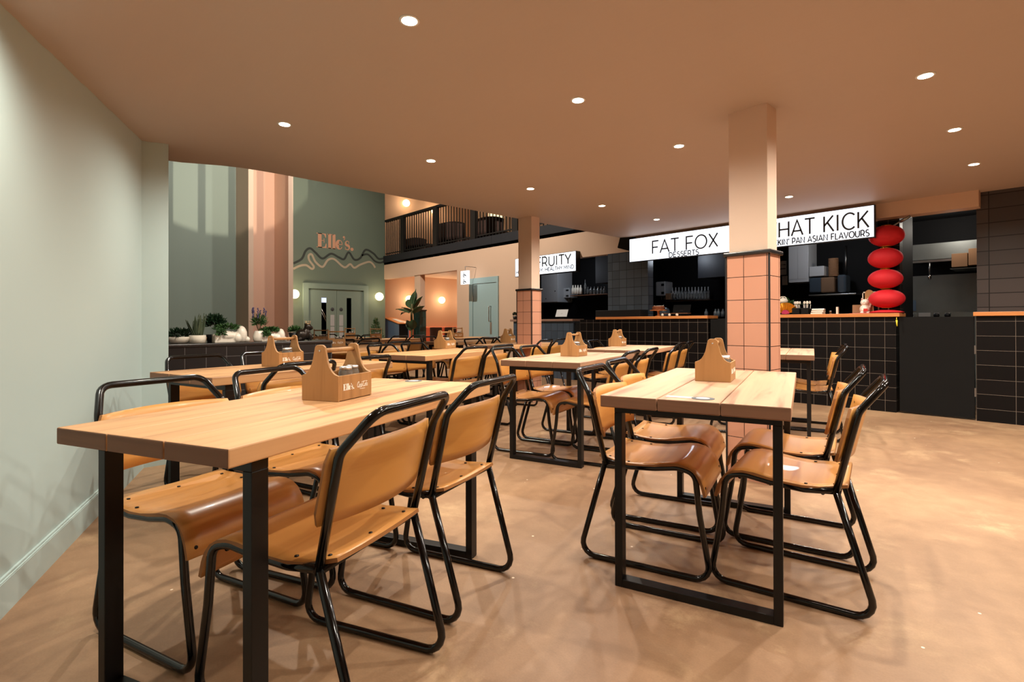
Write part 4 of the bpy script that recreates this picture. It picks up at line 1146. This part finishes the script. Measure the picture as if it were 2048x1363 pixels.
for a, el, ln, bz in ((175, 10, .42, 1.02), (160, 45, .45, 1.05), (120, 72, .46, 1.08), (80, 80, .5, 1.05), (30, 62, .45, 1.0), (10, 40, .42, .95), (200, 30, .4, .98), (-20, 60, .38, .62), (190, 70, .36, .6), (300, 30, .4, 1.0)):
    a = math.radians(a); d = Vector((math.cos(a)*math.cos(math.radians(el)), math.sin(a)*math.cos(math.radians(el)), math.sin(math.radians(el))))
    sd = d.cross(Vector((0, 0, 1))).normalized() if el < 85 else Vector((1, 0, 0)); sd = (sd+Vector((0, 0, .2))).normalized(); G = []; b0 = Vector((0, 0, bz))
    for i in range(9):
        u = i/8; wv = .085*math.sin(PI*min(1, u*1.02)**.75)+.002; cc = b0+d*ln*(.15+u)-Vector((0, 0, .12*u*u)); G.append([cc-sd*wv+Vector((0, 0, .012)), cc, cc+sd*wv+Vector((0, 0, .012))])
    MB().sheet(G, .002).build('leaf', 'leaf_banana', t)

# ------------------------------------------------------------------ kiosk contents
def at_c(px, Y=YC+.15, z=ZC): return Vector((atY(px, 640, Y).x, Y, z))
# lanterns
lz = [(533, 476), (0, 0)]
c = at_c(1771, YC+.145); mpp = (atY(1772, 640, c.y).x-atY(1771, 640, c.y).x)
ctr = [(1773, 471.5, 30, 20.5), (1770.5, 516, 29, 20), (1770.5, 557.5, 29, 19), (1773.5, 597, 30, 18)]
zsq = lambda py: z_on(1771, py, c.x, c.y)
dpt = c.y*CS-c.x*SN; mm = dpt/F_PX
lbs = ('topmost', 'second from the top', 'third from the top', 'lowest')
for i, (px, py, rw, rh) in enumerate(ctr):
    x = atY(px, py, c.y).x; z = atY(px, py, c.y).z
    t = thing('paper_lantern', f'red ribbed paper lantern, {lbs[i]} of the hanging string', 'lantern', (x, c.y, z), 0, 'red paper lanterns')
    R_, Hh = rw*mm, rh*mm; prof = []
    nr = 34
    for k in range(nr+1):
        a = -PI/2*.84+PI*.84*k/nr; r = R_*math.cos(a)*(1+(.02 if k % 2 else 0)); prof.append((r, Hh*math.sin(a)/math.sin(PI/2*.84)))
    MB().lathe(prof, n=36).build('shade', 'lantern_red', t)
    MB().lathe([(R_*.28, -Hh-.004), (R_*.28, -Hh+.006)], n=20).lathe([(R_*.28, Hh-.006), (R_*.28, Hh+.004)], n=20).build('gold_ring', 'gold', t)
# squashed lantern lying on the worktop
t = thing('folded_lantern', 'flattened red paper lantern lying under the hanging string', 'lantern', at_c(1773, YC+.145))
MB().lathe([(.06, .0), (.15, .004), (.175, .014), (.14, .028), (.07, .040), (.0001, .042)], n=32).build('shade', 'lantern_red', t)
t = thing('yellow_tassel', 'little yellow tag hanging from the worktop end below the lanterns', 'tassel', (X(1796)-.005, YC-.045, ZC-.05)); MB().tube([(0, 0, 0), (0, 0, -.03)], .004, 6).tube([(0, 0, -.03), (.004, 0, -.10)], .010, 8, r2=.006).build('tag', 'yellow', t)
t = thing('lantern_spot', 'grey metal arm reaching out above the red lanterns', 'bracket', (atY(1775, 456, 7.42).x, 7.42, atY(1775, 456, 7.42).z))
MB().tube([(-.10, 0, -.0), (0, 0, -.01), (.17, 0, .085)], .009, 10).tube([(.12, 0, .058), (.22, 0, .11)], .017, 10).build('arm', 'steel', t)
# lucky cat
c = at_c(1730, YC+.14)
t = thing('cat_figurine', 'white lucky cat figurine with one raised paw, left of the lanterns', 'figurine', c, math.radians(20))
mb = MB().ball((0, 0, .055), .055, 20, 12, rz=.06).ball((0, -.01, .135), .048, 20, 12, rz=.042, ry=.042).ball((.058, -.01, .13), .016, 12, 8, rz=.034).ball((.045, -.005, .09), .018, 12, 8, rz=.03).ball((-.03, -.045, .04), .016, 12, 8, rz=.026).ball((-.035, -.04, .012), .022, 12, 8, rz=.014).ball((.03, -.04, .012), .022, 12, 8, rz=.014)
for sx in (-1, 1): mb.tube([(sx*.026, -.005, .16), (sx*.034, -.004, .192)], .015, 10, r2=.002)
o = mb.build('body', 'ceramic', t); r = o.modifiers.new('r', 'REMESH'); r.mode = 'VOXEL'; r.voxel_size = .004; r.use_smooth_shade = True
for v in o.data.vertices: v.co.z = max(0.002, v.co.z)
MB().lathe([(.034, .098), (.038, .100), (.034, .106)], n=24).build('collar', 'red_trim', t)
mb = MB()
for sx in (-1, 1): mb.ball((sx*.016, -.050, .140), .004, 8, 6); mb.plate([(-.006, 0), (.006, 0), (0, .016)], (sx*.032, -.018, .168), EX, EZ, .003, 1)
mb.ball((0, -.053, .130), .003, 8, 6, 1); mb.build('face', ['black_paint', 'red_trim'], t)
MB().box(-.02, .02, -.062, -.056, .03, .06).build('bib', 'red_trim', t)
tag(MB().lathe([(.0001, 0), (.12, 0), (.13, .008), (.125, .010), (.0001, .004)], n=28, sx=1.3, sy=.7).build('red_mat', 'lantern_red', loc=at_c(1729, YC+.14)+Vector((0, 0, -.0055))), 'flat red mat under the lucky cat', 'mat')
# wooden rack behind the cat
c = at_c(1752, YC+.24)
t = thing('wooden_rack', 'pale wooden rack with thin uprights behind the lucky cat', 'rack', c)
mb = MB().box(-.14, -.13, 0, .01, 0, .27).box(-.105, -.095, 0, .01, 0, .27).box(.02, .032, 0, .01, 0, .27).box(.12, .13, 0, .01, 0, .27).box(-.14, .13, 0, .01, .255, .27).box(-.14, .13, 0, .01, .10, .108)
mb.build('frame', 'cream', t)
G_ = arc(0, .24, .045, .05, 0, 180, 12)+[(-.045, .02), (.045, .02)]
tag(MB().plate(G_, (0, 0, 0), EX, EZ, .012).build('chopping_board', 'caddy_wood', loc=c+Vector((-.055, -.05, .0))), 'tall round-topped wooden board leaning by the rack behind the lucky cat', 'board')
tag(MB().box(-.05, .05, -.04, .04, 0, .11).build('woven_box', 'cardboard', loc=at_c(1716, YC+.22), bevel=.004), 'little woven box standing left of the lucky cat', 'box')
# fan, teapot, plant, cutlery, napkins
c = at_c(1571, YC+.09)
t = thing('folding_fan', 'open gold folding fan with a magenta hub beside the big pillar', 'fan', c+Vector((0, 0, .004)))
n = 22; vs = []; fs = []
for k in range(n+1):
    a = math.radians(10+160*k/n); yy = (.006 if k % 2 else -.006)
    vs += [(.05*math.cos(a), yy, .012+.05*math.sin(a)), (.155*math.cos(a), yy*1.6, .012+.145*math.sin(a))]
for k in range(n): fs.append((2*k, 2*k+1, 2*k+3, 2*k+2))
o = MB().add(vs, fs).build('leaf', 'gold', t); sm = o.modifiers.new('s', 'SOLIDIFY'); sm.thickness = .002
o = MB().plate(arc(0, .004, .05, .055, 5, 175, 14)+[(0, .002)], (0, .003, 0), EX, EZ, .008).build('hub', 'pink_magenta', t)
c = at_c(1566, YC+.22)
t = thing('teapot', 'white teapot raised behind the gold fan', 'teapot', c)
MB().box(-.08, .08, -.06, .06, 0, .15).build('stand', 'kitchen_black', t)
MB().lathe([(.03, .15), (.058, .165), (.064, .19), (.05, .215), (.02, .224), (.012, .235), (.0001, .237)], n=24).build('pot_body', 'ceramic', t)
MB().tube([(-.055, 0, .2), (-.03, 0, .245), (.03, 0, .245), (.055, 0, .2)], .005, 8, .03).build('handle', 'ceramic', t)
c = at_c(1576, YC+.55, ZC-.04)
t = thing('broad_leaf_plant', 'broad-leaved green plant behind the gold fan', 'potted plant', c)
MB().lathe([(.06, 0), (.08, .14), (.07, .14), (.0001, .12)], n=18).build('pot', 'black_paint', t)
for k in range(12):
    a = k*2.399; el = math.radians(random.uniform(25, 75)); ln = random.uniform(.22, .34); d = Vector((math.cos(a)*math.cos(el), math.sin(a)*math.cos(el)*.7, math.sin(el))); sd = d.cross(Vector((0, 0, 1))).normalized(); G = []
    for i in range(8):
        u = i/7; wv = .042*math.sin(PI*min(1, u)**.8)+.001; cc = Vector((0, 0, .13))+d*ln*u-Vector((0, 0, .10*u*u)); G.append([cc-sd*wv, cc-Vector((0, 0, .006)), cc+sd*wv])
    MB().sheet(G, .002).build('leaf', 'leaf', t)
c = at_c(1610, YC+.14)
t = thing('cutlery_holder', 'low black cutlery box on the lantern counter', 'holder', c)
MB().box(-.14, -.05, -.06, .06, 0, .085).box(-.03, .06, -.06, .06, 0, .085).build('box', 'black_board', t, bevel=.008)
for k in range(14):
    x = c.x-.13+.014*k+random.uniform(-.003, .003)
    if -.052 < x-c.x < -.03: continue
    o = MB().tube([(0, 0, 0), (random.uniform(-.01, .01), 0, .10)], .003, 6).ball((0, 0, .125), .011, 10, 8, rz=.02, ry=.003).build('plastic_spoon', 'ceramic', loc=(x, c.y+random.uniform(-.04, .04), ZC+.03))
    tag(o, 'pale plastic spoon standing in the black cutlery box', 'spoon', 'spoons in the cutlery box')
c = at_c(1636, YC+.12)
for k in range(3):
    o = MB().box(-.07, .07, -.05, .05, 0, .022).build('napkin_stack', 'ceramic', loc=c+Vector((.004*k, 0, .0005+.024*k)), bevel=.005, rotz=.12*k-.1)
    tag(o, f'folded white napkin bundle on the lantern counter, {("lowest", "middle", "uppermost")[k]} of three', 'napkins', 'white napkin bundles')
tag(MB().lathe([(.012, 0), (.012, .03), (.014, .03), (.014, .042), (.0001, .042)], n=14).build('salt_pot', 'steel', loc=at_c(1661, YC+.12)), 'tiny steel pot on the lantern counter right of the napkins', 'pot')
tag(MB().box(-.01, .01, -.02, .02, 0, .09).build('upright_card', 'cream', loc=at_c(1675, YC+.16)), 'narrow pale card standing on the lantern counter', 'card')

def hood(px0, px1, py1, Y, d, label, mat='fascia_black'):
    a = atY(px0, py1, Y); b = atY(px1, py1, Y)
    tag(MB().box(0, b.x-a.x, 0, d, 0, 2.5-a.z).build('extract_hood', mat, loc=(a.x, Y, a.z)), label, 'hood')
# cabinets, shelf and boxes deep in the lantern kiosk
def deep(px0, px1, py0, py1, Y, d, mat, name, label, cat, bevel=.004, group=None):
    a = atY(px0, py1, Y); b = atY(px1, py0, Y)
    o = MB().box(0, b.x-a.x, 0, d, 0, b.z-a.z).build(name, mat, loc=(a.x, Y, a.z), bevel=bevel); return tag(o, label, cat, group)
Yk = 9.1
a = atY(1577.5, 565, Yk); b = atY(1596, 470, Yk)
t = thing('wall_cabinet', 'tall pale metal cabinet hanging in the lantern kiosk', 'cabinet', (a.x, Yk, a.z))
wcb = atY(1617, 565, Yk+.0).x-a.x
MB().box(0, wcb, 0, .4, 0, 2.5-a.z).build('carcass', 'grey_white', t, bevel=.003)
MB().box(.004, wcb*.46, -.006, 0, .05, 2.4-a.z).box(wcb*.48, wcb-.004, -.006, 0, .05, 2.4-a.z).build('door', 'grey_white', t)
deep(1559, 1573, 521, 550, YK-.004, .003, 'paper', 'notice', 'printed notice on the dark wall behind the big pillar, upper one', 'notice', 0)
deep(1564, 1575, 551, 570, YK-.004, .003, 'paper', 'notice', 'printed notice on the dark wall above the gold fan, lower one', 'notice', 0)
for py in (528, 536): deep(1560, 1571, py, py+2.5, YK-.007, .003, 'print_grey', 'printed_line', 'grey printed line on the upper notice', 'print', 0, 'printed lines on the notice')
deep(1617, 1712, 585.5, 592, Yk-.1, .5, 'steel', 'steel_shelf', 'bright steel shelf edge in the lantern kiosk', 'shelf')
deep(1618, 1648, 531, 553, Yk, .3, 'grey_white', 'storage_tub', 'pale plastic tub above others on the steel shelf', 'tub', .01)
deep(1618, 1645, 554, 585, Yk, .3, 'smoke_glass', 'clear_bag', 'grey bagged cups at the left of the steel shelf', 'bag', .02)
deep(1641, 1668, 553, 585, Yk-.05, .3, 'kraft', 'cardboard_box', 'brown rounded carton on the steel shelf', 'carton', .02)
a = atY(1651, 552, Yk); b = atY(1671, 514, Yk); rr = (b.x-a.x)/2; nst = 16
for k in range(nst):
    hh = (b.z-a.z)/nst
    o = MB().lathe([(rr*.88, 0), (rr, hh*.5), (rr, hh*.92), (rr*.9, hh*.92)], n=22).build('paper_bowl', 'cardboard', loc=((a.x+b.x)/2, Yk+.15, a.z+k*hh)); tag(o, 'kraft paper bowl in the tall stack on the brown carton', 'bowl', 'stacked kraft bowls')
deep(1674, 1692, 548, 585, Yk, .25, 'smoke_glass', 'clear_bag', 'grey bagged lids at the right of the steel shelf', 'bag', .03)
mb = MB().tube([(0, 0, 0), (0, 0, .45)], .014, 8); q = atY(1677, 545, Yk); tag(mb.build('water_pipe', 'steel', loc=(q.x, YK-.02, q.z)), 'thin steel pipe behind the bags in the lantern kiosk', 'pipe')

# right-hand kitchen: steel back, shelf, boxes, hose
deep(1808, 1960, 545, 632, YK-.03, .03, 'steel_dull', 'steel_splashback', 'dull steel splashback behind the big black gate', 'splashback', 0)
deep(1812, 1960, 478, 522, 9.2, .3, 'steel_dull', 'extract_hood', 'dull steel extract hood above the splashback', 'hood', 0)
deep(1812, 1960, 517, 523, 9.16, .04, 'steel', 'hood_rim', 'bright steel rim along the bottom of the extract hood', 'rim', 0)
deep(1903, 1935, 505, 534, 9.0, .25, 'cardboard', 'cardboard_box', 'brown carton on the right-hand kitchen shelf, left one', 'carton', .003)
deep(1937, 1960, 495, 530, 9.0, .25, 'cardboard', 'cardboard_box', 'brown carton on the right-hand kitchen shelf, right one', 'carton', .003)
deep(1900, 1965, 534, 537, 8.95, .55, 'steel_dull', 'shelf_board', 'thin shelf under the two brown cartons', 'shelf', 0)
a = atY(1859, 521, 9.18); b = atY(1859, 556, 9.18)
t = thing('spray_hose', 'thin steel spray tap hanging in the right-hand kitchen', 'tap', (a.x, 9.18, b.z))
MB().tube([(0, 0, .03), (0, 0, a.z-b.z)], .012, 10).build('hose', 'steel', t); MB().lathe([(.012, -.02), (.02, .0), (.02, .03), (.012, .05)], n=14).build('nozzle', 'chrome', t)
deep(1810, 1832, 600, 622, YK-.036, .006, 'blue_grey', 'notice', 'blue notice on the steel splashback', 'notice', 0)
t_ = thing('cooking_range', 'dark steel cooking range behind the big black gate', 'range', (X(1806, 8.66), 8.66, 0)); MB().box(0, 1.0, 0, .7, 0, atY(1880, 624, 8.66).z).build('body', 'steel_dull', t_)
for px in (1821, 1873, 1895):
    a = atY(px-5, 632.5, 8.6); b = atY(px+5, 625, 8.6)
    t = thing('socket_unit', {1821: 'grey control box with a round black knob right of the lanterns', 1873: 'grey control box with a round black knob in the middle above the black gate', 1895: 'grey control box with a round black knob, right-hand one above the black gate'}[px], 'control box', (a.x, 8.6, a.z-.02))
    MB().box(0, b.x-a.x, 0, .06, 0, b.z-a.z+.02).build('case', 'grey_white', t)
    MB().lathe([(.0001, -.012), (.030, -.010), (.032, .0)], ((b.x-a.x)/2, 0, (b.z-a.z+.02)/2), 16, axis=1).build('knob', 'black_paint', t)
deep(1837, 1861, 625, 633, 8.6, .06, 'grey_white', 'control_panel', 'long grey panel above the black gate', 'control box', .003)
lamp('POINT', 'kitchen_fill', (X(1905, 8.8), 8.8, 2.3), 13, (1, .9, .78), shadow_soft_size=.1)  # unseen point lights that brighten the kiosk interiors, no fitting built
lamp('POINT', 'kitchen_fill', (X(1640, 8.4), 8.4, 2.2), 12, (.9, .93, 1), shadow_soft_size=.1)
lamp('POINT', 'kitchen_fill', (X(1380, 8.4), 8.4, 2.2), 7, (.8, .88, 1), shadow_soft_size=.1)
lamp('POINT', 'kitchen_fill', (X(1130, 8.4), 8.4, 2.2), 14, (.8, .88, 1), shadow_soft_size=.1)

# dessert kiosk: cake stand, plank toy, boiler, shelf of bottles
c = at_c(1317, YC+.16)
t = thing('cake_stand', 'wooden cake stand at the left of the dessert counter', 'cake stand', c)
MB().lathe([(.0001, 0), (.055, 0), (.05, .008), (.02, .02), (.016, .06), (.026, .085), (.03, .09)], n=24).build('pedestal', 'counter_wood', t)
MB().lathe([(.0001, .09), (.135, .092), (.137, .102), (.0001, .102)], n=32).build('plate', 'counter_wood', t)
t = thing('cake', 'round nut-topped cake on the wooden cake stand', 'cake', c+Vector((0, 0, .1025)))
MB().lathe([(.0001, 0), (.095, 0), (.1, .01), (.098, .05), (.085, .062), (.0001, .066)], n=28).build('sponge', 'cake', t)
mb = MB()
for k in range(46):
    a = random.uniform(0, 2*PI); r = random.uniform(0, .085); mb.ball((r*math.cos(a), r*math.sin(a), .066), random.uniform(.004, .008), 6, 4)
mb.build('nut_topping', 'cream', t)
t = thing('cake_dome', 'clear dome knob and rim behind the cake', 'dome', at_c(1327, YC+.52, ZC-.04))
MB().lathe([(.11, .0), (.11, .12), (.09, .17), (.04, .20), (.0001, .205)], n=28).build('glass', 'smoke_glass', t); MB().ball((0, 0, .222), .016).build('knob', 'chrome', t)
a = at_c(1322, YC+.05); b = at_c(1375, YC+.05)
t = thing('wheeled_plank', 'thin wooden plank on three white wheels on the dessert counter', 'plank', (a.x, YC+.05, ZC))
MB().box(0, b.x-a.x, 0, .11, .038, .046).build('board', 'dark_wood', t)
for k, px in enumerate((1325, 1339, 1354)): MB().lathe([(.0001, -.008), (.02, -.008), (.021, .008), (.0001, .008)], (at_c(px, YC+.05).x-a.x, 0, .021), 20, axis=1).build('wheel', 'cream', t)
def boiler(px0, px1, py0, py1, Y, label):
    a = atY(px0, py1, Y); b = atY(px1, py0, Y); w = b.x-a.x; h = b.z-a.z
    t = thing('water_heater', label, 'water heater', (a.x, Y, a.z))
    MB().box(0, w, 0, .3, 0, h).build('casing', 'grey_white', t, bevel=.02)
    MB().box(w*.62, w*.9, -.006, 0, h*.12, h*.28).box(w*.62, w*.9, -.006, 0, h*.68, h*.84).build('display', 'black_paint', t)
    MB().cyl((w*.3, .12, 0), (w*.3, .12, -.07), .012).cyl((w*.6, .12, 0), (w*.6, .12, -.07), .012).build('pipe', 'chrome', t)
boiler(1311, 1330, 562, 592, 9.2, 'white wall water heater in the dessert kiosk')
boiler(1121, 1139, 575, 596, 9.2, 'white wall water heater in the fruit kiosk')
deep(1309, 1311.5, 530, 575, YK-.03, .03, 'steel', 'water_pipe', 'pale pipe above the water heater in the dessert kiosk', 'pipe', 0)
deep(1331, 1425, 599, 602, 9.1, .4, 'dark_wood', 'shelf_board', 'dark shelf of bottles and cups in the dessert kiosk', 'shelf', 0)
deep(1331, 1340, 586, 599, 9.12, .15, 'cardboard', 'cardboard_box', 'little brown box at the left end of the bottle shelf', 'carton', .002)
def bottles(pxs, ybase, Y, h, r, mat, label, group, name='bottle'):
    proto = None
    for px in pxs:
        q = atY(px, ybase, Y)
        if proto is None: proto = MB().lathe([(.0001, 0), (r, 0), (r, h*.6), (r*.45, h*.78), (r*.4, h), (.0001, h)], n=12).build(name, mat, loc=(q.x, Y, q.z)); tag(proto, label, 'bottle', group)
        else: o = proto.copy(); COL.objects.link(o); o.location = (q.x, Y, q.z)
bottles([1343+5.6*k for k in range(14)], 598.8, 9.18, .17, .026, 'jar', 'small glass bottle in the row on the dessert kiosk shelf', 'bottles on the dessert shelf')
bottles([1345+6.5*k for k in range(12)], 598.8, 9.30, .24, .024, 'grey_white', 'taller pale bottle in the back row on the dessert kiosk shelf', 'back row bottles')
bottles([1412.5, 1431, 1437, 1446], 633, YC+.5, .12, .03, 'smoke_glass', 'dark little bottle on the dessert worktop near the big pillar', 'bottles on the dessert worktop')
hood(1396, 1460, 556, 8.7, .5, 'dark extract hood in the dessert kiosk')
def tablet(px, Y, z, label, s=1.0, back='grey_white'):
    q = atY(px, 640, Y); t = thing('till_tablet', label, 'tablet', (q.x, Y, z), .25)
    o = MB().box(-.13*s, .13*s, -.006, .006, 0, .17*s).build('screen', back, t, bevel=.005); o.location = (0, 0, .06*s); o.rotation_euler.x = -.5
    MB().plate([(-.06*s, 0), (.06*s, 0), (.02*s, .13*s), (-.02*s, .13*s)], (0, .04, 0), EX, EZ, .01).box(-.06*s, .06*s, -.05, .06, 0, .01).build('stand', 'black_paint', t)
tablet(1362, YC+.5, ZC-.04, 'dark till tablet seen from behind on the dessert counter', 1.1, 'black_board')
tablet(1122, YC+.5, ZC-.04, 'white till tablet seen from behind on the fruit counter')
deep(1191, 1280, 618.5, 633.3, YC+.02, .24, 'black_paint', 'black_screen_box', 'long low black box on the dessert counter, left end', 'box', .004)
# fruit kiosk
a = atY(1083, 605, 9.0); b = atY(1116, 540, 9.0)
t = thing('wall_cabinet', 'big pale wall cabinet in the fruit kiosk', 'cabinet', (a.x, 9.0, a.z)); w = b.x-a.x; h = b.z-a.z
MB().box(0, w, 0, .5, 0, h).build('carcass', 'grey_white', t, bevel=.003); MB().box(.005, w-.005, -.01, 0, .01, h-.01).build('door', 'grey_white', t)
MB().ball((w*.3, -.015, h*.12), .012).ball((w*.85, -.015, h*.35), .012).build('knob', 'black_paint', t)
deep(1141, 1215, 588, 590.5, 9.0, .5, 'dark_wood', 'shelf_board', 'dark shelf with cups and bottles in the fruit kiosk', 'shelf', 0)
bottles([1146, 1151, 1156, 1161.5], 587.5, 9.1, .20, .034, 'cream', 'cream plastic bottle on the fruit kiosk shelf', 'cream bottles')
bottles([1176, 1182, 1189, 1196, 1203, 1209], 587.5, 9.1, .16, .03, 'jar', 'clear glass jar on the fruit kiosk shelf', 'clear jars', 'glass_jar')
bottles([1170.5], 587.5, 9.1, .32, .024, 'jar', 'tall clear stack of tumblers on the fruit kiosk shelf', None, 'tumbler_stack')
hood(1191, 1216, 566, 8.6, .5, 'dark extract hood in the fruit kiosk')
c = Vector((X(1030, YC+.1), YC+.1, 1.115))
t = thing('counter_plant', 'small dark green plant on the left end of the fruit counter', 'potted plant', c); MB().lathe([(.035, 0), (.045, .07), (.04, .07)], n=16).build('pot', 'black_paint', t)
mb = MB(); leaves(mb, (0, 0, .10), .055, .055, .05, 120, .035, .02); mb.build('foliage', 'leaf_dark', t)

# ------------------------------------------------------------------ added lights for the hall
for x, y, e, ty in ((-8.4, 3.5, 620, 3.4), (-9.6, 5.3, 230, 5.2), (-9.4, 6.9, 100, 7.0)):  # unseen spots added to wash the end wall with light
    l = lamp('SPOT', 'hall_fill_spot', (x, y, HT-.1), e, (1, .90, .78), shadow_soft_size=.08, spot_size=math.radians(92), spot_blend=.8)
    l.rotation_euler = (Vector((XG, ty, 2.2))-l.location).to_track_quat('-Z', 'Y').to_euler()
l = lamp('SPOT', 'hall_fill_spot', (-8.2, 3.6, HT-.1), 1500, (1, .88, .74), shadow_soft_size=.08, spot_size=math.radians(80), spot_blend=.8)  # another unseen spot, added to brighten the long beige wall
l.rotation_euler = (Vector((-9.0, YW, 1.7))-l.location).to_track_quat('-Z', 'Y').to_euler()
# mezzanine over the soffit: its railing, and a spotlight that throws the bars onto the end wall
t = thing('mezzanine_railing', 'railing on the edge of the mezzanine above the soffit, out of view', 'railing', (XE+.06, 0, H+.3))
MB().box(-.02, .02, -1.0, YW-.05, 1.05, 1.1).build('handrail', 'rail_black', t)
for k in range(60):
    y = -.9+k*.14; MB().box(-.01, .01, y-.016, y+.016, 0, 1.05).build('bar', 'rail_black', t)
l = lamp('SPOT', 'mezzanine_spot', (-2.6, 1.6, 3.15), 2600, (1, .84, .64), shadow_soft_size=.005, spot_size=math.radians(24), spot_blend=.15)
dv = Vector((XG, 3.3, 5.4))-l.location; l.rotation_euler = dv.to_track_quat('-Z', 'Y').to_euler()
for x, y in ((-13.2, 9.2), (-12.6, 11), (-11.2, 9.4)):
    lamp('SPOT', 'annex_spot', (x, y, 2.6), 45, (1, .72, .45), shadow_soft_size=.05, spot_size=math.radians(130), spot_blend=.6)
